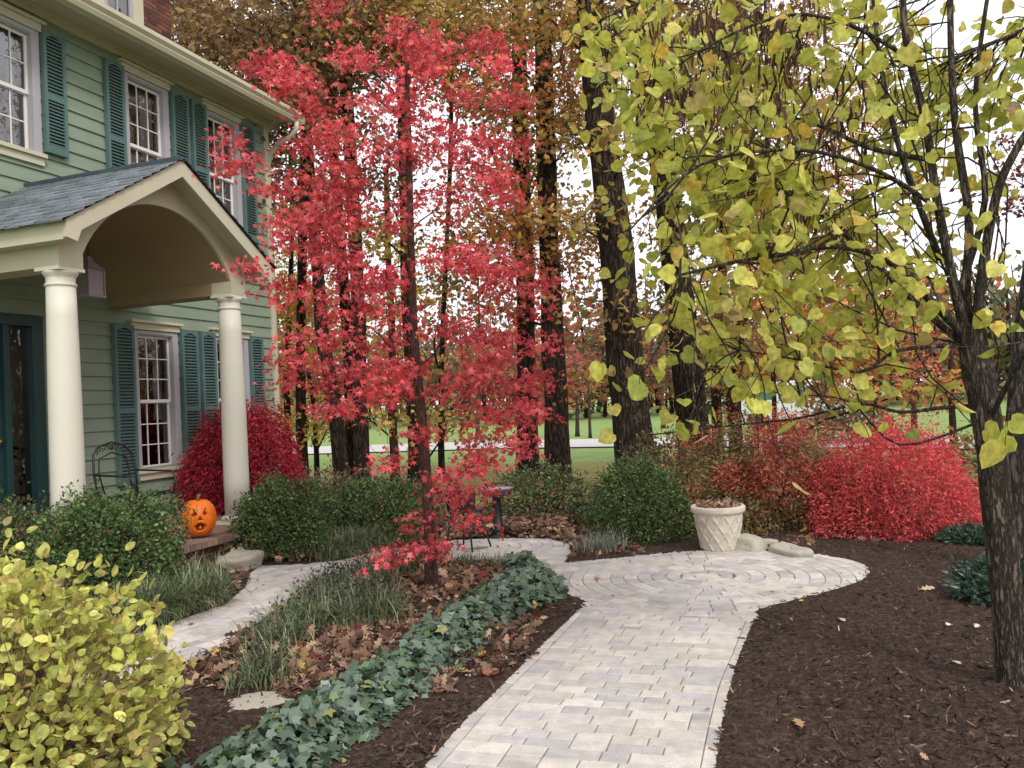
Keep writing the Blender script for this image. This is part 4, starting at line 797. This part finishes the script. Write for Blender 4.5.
shrub('boxwood_shrub', 'straggly olive bush between the thickest trunk and the orange leaves', 'shrub', at_(668, 11.2), (.65, .5, .85), [(3, (96, 96, 54)), (2, (140, 84, 60)), (1, (110, 110, 60))], 4500, .05, T_DIA, LEAF, group='evergreen shrubs')
shrub('weeping_maple', 'dark crimson weeping bush behind the right porch column', 'shrub', at_(246, 10.75), (.8, .55, 1.36), [(3, (196, 38, 62)), (3, (168, 28, 52)), (1, (212, 62, 78))], 24000, .066, T_SLIM, LEAF, .08, weep=.9, inner=.35)
shrub('burning_bush', 'bright red bush beside the dome of orange leaves', 'shrub', at_(895, 8.6), (.83, .7, 1.0), [(4, (240, 84, 88)), (3, (226, 64, 72)), (2, (246, 122, 114)), (1, (170, 70, 62))], 28000, .048, T_SLIM, LEAF, .11, shoot=.12, inner=.3, weep=.2)
shrub('lace_leaf_maple', 'dome shaped bush of rust orange and olive lacy leaves behind the planter', 'shrub', at_(768, 9.3), (1.0, .7, 1.1), [(3, (198, 98, 72)), (2, (170, 82, 62)), (1, (214, 124, 84))], 26000, .06, T_SLIM, LEAF, .15, weep=.5, inner=.35, shoot=.16, pal2=[(3, (138, 128, 70)), (2, (150, 128, 72)), (1.2, (150, 90, 62)), (1, (100, 98, 56))])
JU = [(3, (62, 92, 72)), (2, (46, 74, 56)), (1, (88, 114, 88))]
shrub('juniper', 'low spreading bluish juniper behind the trunk of the yellow tree', 'shrub', at_(1018, 5.75), (.42, .4, .2), JU, 7000, .06, T_SLIM, LEAFG, .12, group='junipers')
shrub('juniper', 'small flat juniper at the right foot of the red bush', 'shrub', at_(975, 7.7), (.3, .3, .09), JU, 2500, .06, T_SLIM, LEAFG, .12, group='junipers')
shrub('wild_shrub', 'loose yellowing bush far right beyond the red bush', 'shrub', at_(1000, 10.5), (.9, .6, .8), [(1, (150, 150, 70)), (1, (170, 120, 70)), (1, (120, 120, 66))], 2600, .07, T_DIA, LEAF, .15)
shrub('wild_shrub', 'brown twiggy bush at the far side of the road above the red bush', 'shrub', at_(852, 23.5), (1.3, 1, 1.5), [(1, (140, 112, 72)), (1, (120, 110, 60))], 2500, .14, T_DIA, LEAF, .1)
shrub('wild_shrub', 'scrubby bare undergrowth at the feet of the left grove trunks', 'shrub', at_(335, 13.2), (1.1, .6, .62), [(1, (110, 90, 74)), (1, (130, 110, 70))], 1500, .08, T_DIA, LEAF, .15, twn=160, twr=.004)

# ------------------------------------------------------------ grasses, ivy, litter
def blades(P, L, wd, pal, spread=1.0, k=5):
    n = len(P); az = RNG.uniform(0, 2*PI, n); lean = RNG.uniform(.25, 1.0, n)*spread; V = np.zeros((n, 2*k+1, 3))
    d = np.stack([np.cos(az), np.sin(az), np.zeros(n)], 1); s = np.stack([-np.sin(az), np.cos(az), np.zeros(n)], 1)
    hx_ = np.zeros(n); hz_ = np.zeros(n)
    for i in range(k+1):
        t = i/k
        if i: ph = lean*(.25+2.1*((i-.5)/k)**1.3); hx_ = hx_+np.sin(ph)*L/k; hz_ = hz_+np.cos(ph)*L/k
        c = P+hx_[:, None]*d; c[:, 2] = P[:, 2]+np.maximum(hz_, -.005)
        w_ = (wd*(1-t**2)*.5)
        if i < k: V[:, 2*i] = c-s*w_; V[:, 2*i+1] = c+s*w_
        else: V[:, 2*k] = c
    f = [(2*i, 2*i+1, 2*i+3, 2*i+2) for i in range(k-1)]+[(2*k-2, 2*k-1, 2*k)]
    return (V, f, cols(n, pal, .2))
LI = [(3, (92, 114, 70)), (2, (68, 92, 58)), (2, (126, 136, 92)), (1, (158, 152, 110)), (.5, (176, 164, 130))]
def tufts(cent, n, r, L, pal=LI, wd=.007, spread=1.0):
    out = []
    for c in cent:
        p = np.array([c[0], c[1], 0])+RNG.normal(size=(n, 3))*np.array([r, r, 0]); p[:, 2] = hgt(p[:, 0], p[:, 1])+.01
        sd = sdist(p); p = p[sd > .0]; out.append(blades(p, RNG.uniform(.6, 1.1, len(p))*L, wd, pal, spread))
    return out
def line(a, b, n, j=.05): return [(a[0]+(b[0]-a[0])*t+rr(-j, j), a[1]+(b[1]-a[1])*t+rr(-j, j)) for t in np.linspace(0, 1, n)]
ch = tufts(line((-2.75, 6.0), (-2.55, 6.75), 6)+line((-2.95, 6.1), (-2.75, 7.1), 6)+line((-3.1, 5.4), (-2.8, 6.0), 4), 330, .1, .42, wd=.01, spread=1.4)
tag(np_mesh('border_grass', ch, LEAFG), 'dark strappy border grass spilling onto the path below the left hedge bush', 'ornamental grass', kind='stuff')
ch = tufts(line((-2.0, 8.55), (-1.65, 8.75), 4)+line((-1.9, 8.7), (-1.5, 9.05), 3), 240, .09, .4, wd=.01, spread=1.3)
tag(np_mesh('border_grass', ch, LEAFG), 'strappy green grass on the far side of the path before the low hedge', 'ornamental grass', kind='stuff')
cc = [(rr(-1.65, -1.0), rr(5.6, 7.0)) for _ in range(18)]+line((-1.62, 5.9), (-1.3, 7.1), 7)+line((-1.25, 7.2), (-.85, 7.65), 4)+[(-1.6, 5.3), (-1.5, 4.7)]
ch = tufts(cc, 260, .08, .31, wd=.009, spread=1.25)
# dark seed spikes
p = np.array([(c[0]+rr(-.12, .12), c[1]+rr(-.12, .12), 0) for c in cc for _ in range(7)]); p[:, 2] = hgt(p[:, 0], p[:, 1])
dk = [(1, (50, 44, 46)), (1, (70, 60, 56))]; ch.append(blades(p, RNG.uniform(.24, .34, len(p)), .005, dk, .35))
n = len(p)*6; q = np.repeat(p, 6, axis=0)+RNG.normal(size=(n, 3))*.022; q[:, 2] += RNG.uniform(.18, .3, n); ch.append((leaf_arrays(q, rdir(n, .4), rdir(n), RNG.uniform(.02, .034, n), T_DIA), T_DIA[1], cols(n, dk)))
tag(np_mesh('border_grass', ch, LEAFG), 'strappy grass with dark seed spikes filling the left of the middle bed', 'ornamental grass', kind='stuff')
ch = tufts([(-.45, 7.75), (-.2, 7.7), (-.05, 7.5), (-.6, 7.8)], 90, .09, .2)
tag(np_mesh('border_grass', ch, LEAFG), 'short grass at the back tip of the middle bed behind the maple stem', 'ornamental grass', kind='stuff')
c0 = gz(603, 553); g_ = empty('fescue_clump', (c0[0], c0[1], float(hgt(c0[0], c0[1]))), 0, 'silvery blue grass clump at the foot of the round clipped bush', 'ornamental grass')
p = np.array([c0[0], c0[1], 0])+RNG.normal(size=(420, 3))*np.array([.12, .07, 0]); p[:, 2] = hgt(p[:, 0], p[:, 1]); V = blades(p, RNG.uniform(.16, .34, 420), .005, [(2, (150, 160, 140)), (2, (112, 124, 104)), (1, (180, 184, 166))]); np_mesh('blades', [V], LEAFG, g_, loc=(c0[0], c0[1], float(hgt(c0[0], c0[1]))))
# ivy strip
def ivy():
    spine = [(-1.22, 3.35), (-.97, 4.0), (-.72, 4.65), (-.48, 5.3), (-.22, 5.95), (.02, 6.4), (.12, 6.8), (.0, 7.2)]; sp_ = np.array(spine); n = 4200
    t = RNG.uniform(0, len(sp_)-1.001, n); i = t.astype(int); f = (t-i)[:, None]; c = sp_[i]*(1-f)+sp_[i+1]*f
    wd = np.interp(t, range(len(sp_)), [.24, .24, .22, .2, .22, .24, .2, .16]); q = RNG.normal(size=n); q = np.clip(q, -1.6, 1.6); off = q[:, None]*wd[:, None]*.62*np.array([[.93, -.36]])
    x = c[:, 0]+off[:, 0]+RNG.normal(size=n)*.03; y = c[:, 1]+off[:, 1]; hh = .15*np.maximum(0, 1-(q/1.75)**2)*(1+.35*wav(x, y, 6)); P = np.stack([x, y, hgt(x, y)+hh*RNG.uniform(.55, 1.1, n)+.02], 1)
    keep = sdist(P) > -.03; P = P[keep]; n = len(P); q = q[keep]; dn = RNG.normal(size=(n, 3)); dn[:, 2] = -.35; dn[:, 0] += q*.8; nr = rdir(n, 1.1); nr[:, 0] += q*.35; nr[:, 1] -= .3
    pal = [(4, (98, 120, 98)), (3, (80, 104, 84)), (2, (112, 128, 116)), (2, (100, 134, 76)), (.7, (64, 82, 62)), (.3, (150, 150, 84))]
    ch = [(leaf_arrays(P, dn, nr, RNG.uniform(.04, .088, n), T_IVY), T_IVY[1], cols(n, pal, .14))]
    # inner vine leaves near the soil
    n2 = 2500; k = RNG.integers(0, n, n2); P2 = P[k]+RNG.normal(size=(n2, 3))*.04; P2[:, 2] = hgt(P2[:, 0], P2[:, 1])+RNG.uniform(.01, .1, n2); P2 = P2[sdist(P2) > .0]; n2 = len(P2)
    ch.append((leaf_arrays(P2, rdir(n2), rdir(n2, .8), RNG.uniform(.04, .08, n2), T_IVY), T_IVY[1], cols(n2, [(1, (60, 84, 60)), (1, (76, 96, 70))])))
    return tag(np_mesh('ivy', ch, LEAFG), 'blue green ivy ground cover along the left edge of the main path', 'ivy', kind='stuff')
ivy()
def scatter(n, xy, sdmin=.02, z=.012):
    P = xy(n); P = np.column_stack([P, np.zeros(len(P))]); P = P[sdist(P) > sdmin]; P[:, 2] = hgt(P[:, 0], P[:, 1])+.02; P[:, 2] += RNG.uniform(0, z, len(P)); return P
def box_(x0, x1, y0, y1): return lambda n: np.column_stack([RNG.uniform(x0, x1, n), RNG.uniform(y0, y1, n)])
LT = [(3, (152, 116, 92)), (3, (122, 90, 76)), (2, (176, 142, 114)), (1.5, (96, 70, 60)), (1, (196, 164, 132)), (.4, (196, 160, 60)), (.3, (150, 60, 50))]
ch = []
for (b, n, zz) in ((box_(-2.0, .1, 4.6, 7.9), 4200, .035), (box_(-1.4, -.4, 4.4, 6.0), 1500, .03), (box_(-3.2, .6, 8.4, 11.3), 9000, .07), (box_(-5.2, -2.3, 5.2, 11), 3800, .04), (box_(-.9, .5, 9.3, 10.5), 4200, .14), (box_(.4, 1.2, 7.9, 9.6), 500, .03), (box_(2, 7, 8, 11.5), 1800, .03)):
    P = scatter(n, b, .02, zz); n = len(P); ch.append((leaf_arrays(P, rdir(n, .05, .35), rdir(n, .9), RNG.uniform(.05, .11, n), T_OAK), T_OAK[1], cols(n, LT, .2)))
P = box_(-3.2, 2.9, 3, 9.2)(700); P = np.column_stack([P, np.zeros(len(P))]); sd = sdist(P); P = P[(sd < -.02) & (sd > -.32*RNG.random(len(P))**2)]; P[:, 2] = .034; n = len(P)
ch.append((leaf_arrays(P, rdir(n, .02, .15), rdir(n, 1.6), RNG.uniform(.018, .05, n), T_OAK), T_OAK[1], cols(n, LT, .2)))
P = box_(.9, 5, 3.2, 8)(90); P = np.column_stack([P, np.zeros(len(P))]); P = P[sdist(P) > .05]; P[:, 2] = hgt(P[:, 0], P[:, 1])+.045; n = len(P); ch.append((leaf_arrays(P, rdir(n, .05, .3), rdir(n, .9), RNG.uniform(.02, .06, n), T_OAK), T_OAK[1], cols(n, LT, .2)))
tag(np_mesh('leaf_litter', ch, DRY), 'brown fallen oak leaves covering the beds', 'fallen leaves', kind='stuff')
CH = tpl([(0, -.12, 0), (1, -.07, .05), (1, .07, .05), (0, .12, 0)], [(0, 1, 2, 3)])
def near_w(n):
    y = 2.9+8*RNG.random(n)**2.2; x = RNG.uniform(-.6, .9, n)*y; return np.column_stack([x, y])
P = scatter(90000, near_w, .004, .012); n = len(P); P[:, 2] -= .001
tag(np_mesh('mulch_chips', [(leaf_arrays(P, rdir(n, .06, .3), rdir(n, .8), RNG.uniform(.014, .055, n), CH), CH[1], cols(n, [(4, (70, 56, 49)), (3, (92, 75, 65)), (3, (52, 42, 37)), (1.2, (126, 100, 84)), (.3, (168, 140, 116))], .25))], DRY), 'shredded dark brown mulch covering the planting beds', 'mulch', kind='stuff')
# single fallen leaves people could point to
def fallen(px, py, col, s, label):
    p = gz(px, py, .03); o = sdist(p[None, :])[0]; z = .03 if o < 0 else float(hgt(p[0], p[1]))+.045
    V = leaf_arrays(np.zeros((1, 3)), np.array([[rr(-1, 1), rr(-1, 1), .1]]), np.array([[.1, -.35, 1]]), [s], T_OAK); C = np.array([lin(*col)])
    ob = np_mesh('fallen_leaf', [(V, T_OAK[1], C)], DRY); ob.location = (p[0], p[1], z); tag(ob, label, 'leaf', 'single fallen leaves')
fallen(596, 580, (180, 126, 86), 0.101, 'tan leaf lying on the round paved patio'); fallen(802, 728, (176, 140, 104), 0.094, 'tan curled leaf on the mulch near the bottom of the photo')
fallen(845, 626, (206, 190, 160), 0.078, 'pale leaf on the mulch nearest the lower right of the patio'); fallen(950, 625, (222, 214, 196), 0.078, 'whitish leaf on the mulch left of the trunk, left of a pair'); fallen(975, 628, (222, 214, 196), 0.062, 'whitish leaf closest to the left side of the yellow tree trunk')
fallen(952, 661, (216, 204, 184), 0.070, 'whitish leaf on the mulch left of the trunk base'); fallen(920, 592, (206, 180, 150), 0.109, 'long pale leaf on the mulch in front of the juniper'); fallen(193, 622, (156, 110, 84), 0.078, 'brown leaf lying on the left path beside the grass')

# ------------------------------------------------------------ planter, rocks, bird bath, chair, van
p0 = gz(720, 551, 0); pz = float(hgt(p0[0], p0[1]))
pl = empty('planter_pot', (p0[0], p0[1], pz), 0, 'pale stone planter pot with a woven pattern at the edge of the patio', 'planter')
q = MB(); k = 56; prof = [(.165, 0.0), (.172, .015)]+[(.172+.058*t, .015+.355*t) for t in np.linspace(.02, 1, 80)]+[(.232, .38), (.255, .385), (.262, .40), (.262, .435), (.25, .447), (.225, .447), (.218, .43), (.205, .30)]
vs = []; n = 168
for i, (r_, z_) in enumerate(prof):
    for j in range(n):
        a = 2*PI*j/n; rr_ = r_
        if .03 < z_ < .37: s1 = abs(math.sin(a*6+z_*17)); s2 = abs(math.sin(a*6-z_*17)); rr_ += .010*max(min(1, max(0, .42-s1)*5), min(1, max(0, .42-s2)*5))
        vs.append((rr_*math.cos(a), rr_*math.sin(a), z_))
fs = [(i*n+j, i*n+(j+1) % n, (i+1)*n+(j+1) % n, (i+1)*n+j) for i in range(len(prof)-1) for j in range(n)]+[tuple(range(n-1, -1, -1))]
q.add(vs, fs, smooth=True); q.build('pot', POTM, pl, fixn=False)
q = MB(); q.lathe([(.0, .41), (.2, .405), (.215, .40)], (0, 0, 0), 24, cap=False); q.build('soil', MULCH, pl)
n = 220; a = RNG.uniform(0, 2*PI, n); r_ = np.sqrt(RNG.random(n))*.2; P = np.column_stack([r_*np.cos(a), r_*np.sin(a), .42+RNG.uniform(0, .05, n)]); np_mesh('dried_leaves', [(leaf_arrays(P, rdir(n, .3), rdir(n, .6), RNG.uniform(.04, .08, n), T_OAKL), T_OAKL[1], cols(n, LT))], DRY, pl)
def rock(px, py, size, label, seed, z=-.02):
    rs = random.Random(seed); b = MB(); n, m2 = 22, 14; vs = []
    for i in range(m2+1):
        th = PI*i/m2
        for j in range(n):
            ph = 2*PI*j/n; d = Vector((math.sin(th)*math.cos(ph), math.sin(th)*math.sin(ph), math.cos(th)))
            k = 1+.13*math.sin(d.x*3+seed)+.12*math.sin(d.y*4+seed*2)+.1*math.sin(d.z*5+seed)+.05*math.sin(d.x*11+d.y*9+seed)
            f = [abs(c)**.75*(1 if c > 0 else -1) for c in d]; vs.append((f[0]*size[0]*k, f[1]*size[1]*k, f[2]*size[2]*k))
    b.add(vs, [(i*n+j, (i+1)*n+j, (i+1)*n+(j+1) % n, i*n+(j+1) % n) for i in range(m2) for j in range(n)], smooth=True)
    p = gz(px, py); o = b.build('rock', STONE); o.location = (p[0], p[1], float(hgt(p[0], p[1]))+size[2]*.5+z); o.rotation_euler = (0, 0, rs.uniform(0, 3)); tag(o, label, 'rock', 'garden rocks')
rock(752, 551, (.17, .14, .11), 'rounded pale rock close to the right side of the planter', 3); rock(790, 556, (.24, .12, .08), 'long flat rock at the patio edge right of the planter', 5); rock(768, 546, (.1, .1, .06), 'small rock behind the long flat rock', 9)
rock(240, 572, (.24, .16, .1), 'flat pale stone at the path edge before the porch', 12); rock(222, 566, (.12, .1, .06), 'smaller stone leaning by the flat stone before the porch', 14)
rock(258, 705, (.22, .13, .03), 'grey flat stepping stone among the leaves by the ivy', 21, -.002)
# bird bath
bp_ = gd(496, 488, 9.4); bb = empty('bird_bath', (bp_[0], bp_[1], 0), 0, 'dark bird bath with a pale rim at the back of the small patio', 'bird bath')
hb = bp_[2]; q = MB(); q.lathe([(.14, 0), (.14, .04), (.06, .07), (.045, hb-.12), (.07, hb-.1)], (0, 0, 0), 20); q.build('pedestal', IRON, bb); q = MB(); q.lathe([(.07, hb-.1), (.15, hb-.07), (.2, hb-.01), (.205, hb), (.19, hb), (.14, hb-.03), (0, hb-.04)], (0, 0, 0), 28, cap=False); q.build('bowl', paint('bath_bowl', lin(96, 96, 108), .5), bb)
q = MB(); q.lathe([(.195, hb-.006), (0, hb-.005)], (0, 0, 0), 28, cap=False); q.build('water', paint('water', lin(196, 196, 208), .08, .02, spec=.8), bb)
# garden chair behind the maple
gc = gz(468, 551); ch2 = empty('garden_chair', (gc[0], gc[1], .025), 2.6, 'small dark metal garden chair on the paving behind the maple stem', 'chair')
def small_chair(root):
    s = MB(); s.lathe([(.0, .40), (.19, .40), (.2, .405), (.2, .425), (.19, .43), (0, .432)], (0, 0, 0), 24); s.build('seat', IRON, root)
    b = MB(); vs = []
    for i in range(13):
        a = -1.1+2.2*i/12; vs += [(.2*math.sin(a), .2*math.cos(a), .43), (.22*math.sin(a), .22*math.cos(a), .60+.04*math.cos(a*1.4))]
    b.add(vs, [(2*i, 2*i+2, 2*i+3, 2*i+1) for i in range(12)]); b.tube([vs[2*i+1] for i in range(13)], .01, 6); o = b.build('backrest', IRON, root, fixn=False); sd_ = o.modifiers.new('s', 'SOLIDIFY'); sd_.thickness = .006
    for a in (PI/4, 3*PI/4, 5*PI/4, 7*PI/4): l = MB(); l.tube([(.16*math.cos(a), .16*math.sin(a), .40), (.19*math.cos(a), .19*math.sin(a), .2), (.25*math.cos(a), .25*math.sin(a), 0)], .01, 6); l.build('leg', IRON, root)
small_chair(ch2)
q = MB(); q.tube([(0, 0, 0), (0, 0, .12)], .008, 6); q.lathe([(.012, .1), (.018, .11), (.018, .15), (.0, .155)], (0, 0, 0), 10); o = q.build('path_marker', paint('red_plastic', lin(150, 30, 40), .5)); mk = gz(503, 543); o.location = (mk[0], mk[1], .02); tag(o, 'short red marker stake at the back edge of the small patio', 'stake')
# parked van
def van():
    p = gz(800, 429, -.05); root = empty('parked_van', (p[0], p[1], -.045), -.72, 'white van parked beyond the road, glimpsed between thin stems', 'van')
    WH = paint('van_paint', lin(226, 228, 230), .35, .02, 2, spec=.5); b = MB()
    prof = [(-2.1, .35), (-2.15, .9), (-1.95, 1.15), (-1.3, 1.75), (-.9, 1.9), (2.0, 1.9), (2.15, 1.6), (2.2, .9), (2.15, .35), (1.75, .35), (1.65, .62), (1.3, .72), (.95, .62), (.85, .35), (-.95, .35), (-1.05, .62), (-1.4, .72), (-1.75, .62), (-1.85, .35)]
    b.prism(prof, -.88, .88, 1); b.build('body', WH, root, bevel=.04)
    for sg in (-1, 1):
        for (x0, x1) in ((-1.35, -.5), (-.42, .6), (.68, 1.9)):
            g = MB(); y = sg*.885; g.add([(x0+(.25 if x0 < -1 else 0), y, 1.68), (x1, y, 1.68), (x1, y, 1.2), (x0-(.1 if x0 < -1 else 0), y, 1.2)], [(0, 1, 2, 3)]); g.build('side_window', paint('van_glass', lin(60, 110, 104), .1, .05, spec=.8), root, fixn=False)
        for x in (-1.4, 1.3):
            g = MB(); g.lathe([(.0, 0), (.16, 0), (.2, .02), (.32, .0), (.33, -.2), (0, -.2)], (0, 0, 0), 20); g.v = [(x+a, sg*(.87+c), .33+b_) for a, b_, c in g.v]; g.build('wheel', IRON, root)
        l = MB(); l.box((-2.13, sg*.6-.12, .8), (-2.05, sg*.6+.12, .95)); l.build('headlight', SASH, root)
van()

# ------------------------------------------------------------ light
wd = bpy.data.worlds.new('World'); scene.world = wd; wd.use_nodes = True; nt_ = wd.node_tree; nt_.nodes.clear()
SE, SR = math.radians(42), math.radians(150)
sky = nt_.nodes.new('ShaderNodeTexSky'); sky.sky_type = 'NISHITA'; sky.sun_disc = False; sky.sun_elevation = SE; sky.sun_rotation = SR; sky.dust_density = 4; sky.air_density = 1
mixn = nt_.nodes.new('ShaderNodeMix'); mixn.data_type = 'RGBA'; mixn.inputs[0].default_value = .8; mixn.inputs[7].default_value = (9.75, 9.65, 9.9, 1)
tc = nt_.nodes.new('ShaderNodeTexCoord'); no = nt_.nodes.new('ShaderNodeTexNoise'); no.inputs['Scale'].default_value = 2.2; no.inputs['Detail'].default_value = 5; mrn = nt_.nodes.new('ShaderNodeMapRange'); mrn.inputs[3].default_value = .86; mrn.inputs[4].default_value = 1.14
vm_ = nt_.nodes.new('ShaderNodeVectorMath'); vm_.operation = 'SCALE'
bgn = nt_.nodes.new('ShaderNodeBackground'); bgn.inputs[1].default_value = .12; wo = nt_.nodes.new('ShaderNodeOutputWorld')
nt_.links.new(sky.outputs[0], mixn.inputs[6]); nt_.links.new(tc.outputs['Generated'], no.inputs[0]); nt_.links.new(no.outputs[0], mrn.inputs[0]); nt_.links.new(mixn.outputs[2], vm_.inputs[0]); nt_.links.new(mrn.outputs[0], vm_.inputs['Scale'])
nt_.links.new(vm_.outputs[0], bgn.inputs[0]); nt_.links.new(bgn.outputs[0], wo.inputs[0])
sl = bpy.data.lights.new('sun', 'SUN'); sl.energy = 1.3; sl.angle = math.radians(14); sl.color = (1, .97, .93); so = bpy.data.objects.new('sun', sl); COL.objects.link(so)
sd_ = Vector((math.sin(SR)*math.cos(SE), math.cos(SR)*math.cos(SE), math.sin(SE)))   # direction towards the sun
so.rotation_euler = sd_.to_track_quat('Z', 'Y').to_euler()
scene.view_settings.view_transform = 'Standard'; scene.view_settings.look = 'None'; scene.view_settings.exposure = 0.48; scene.view_settings.gamma = 1
scene.render.engine = 'CYCLES'; scene.cycles.max_bounces = 5; scene.cycles.transparent_max_bounces = 12; scene.cycles.diffuse_bounces = 2; scene.cycles.use_denoising = True
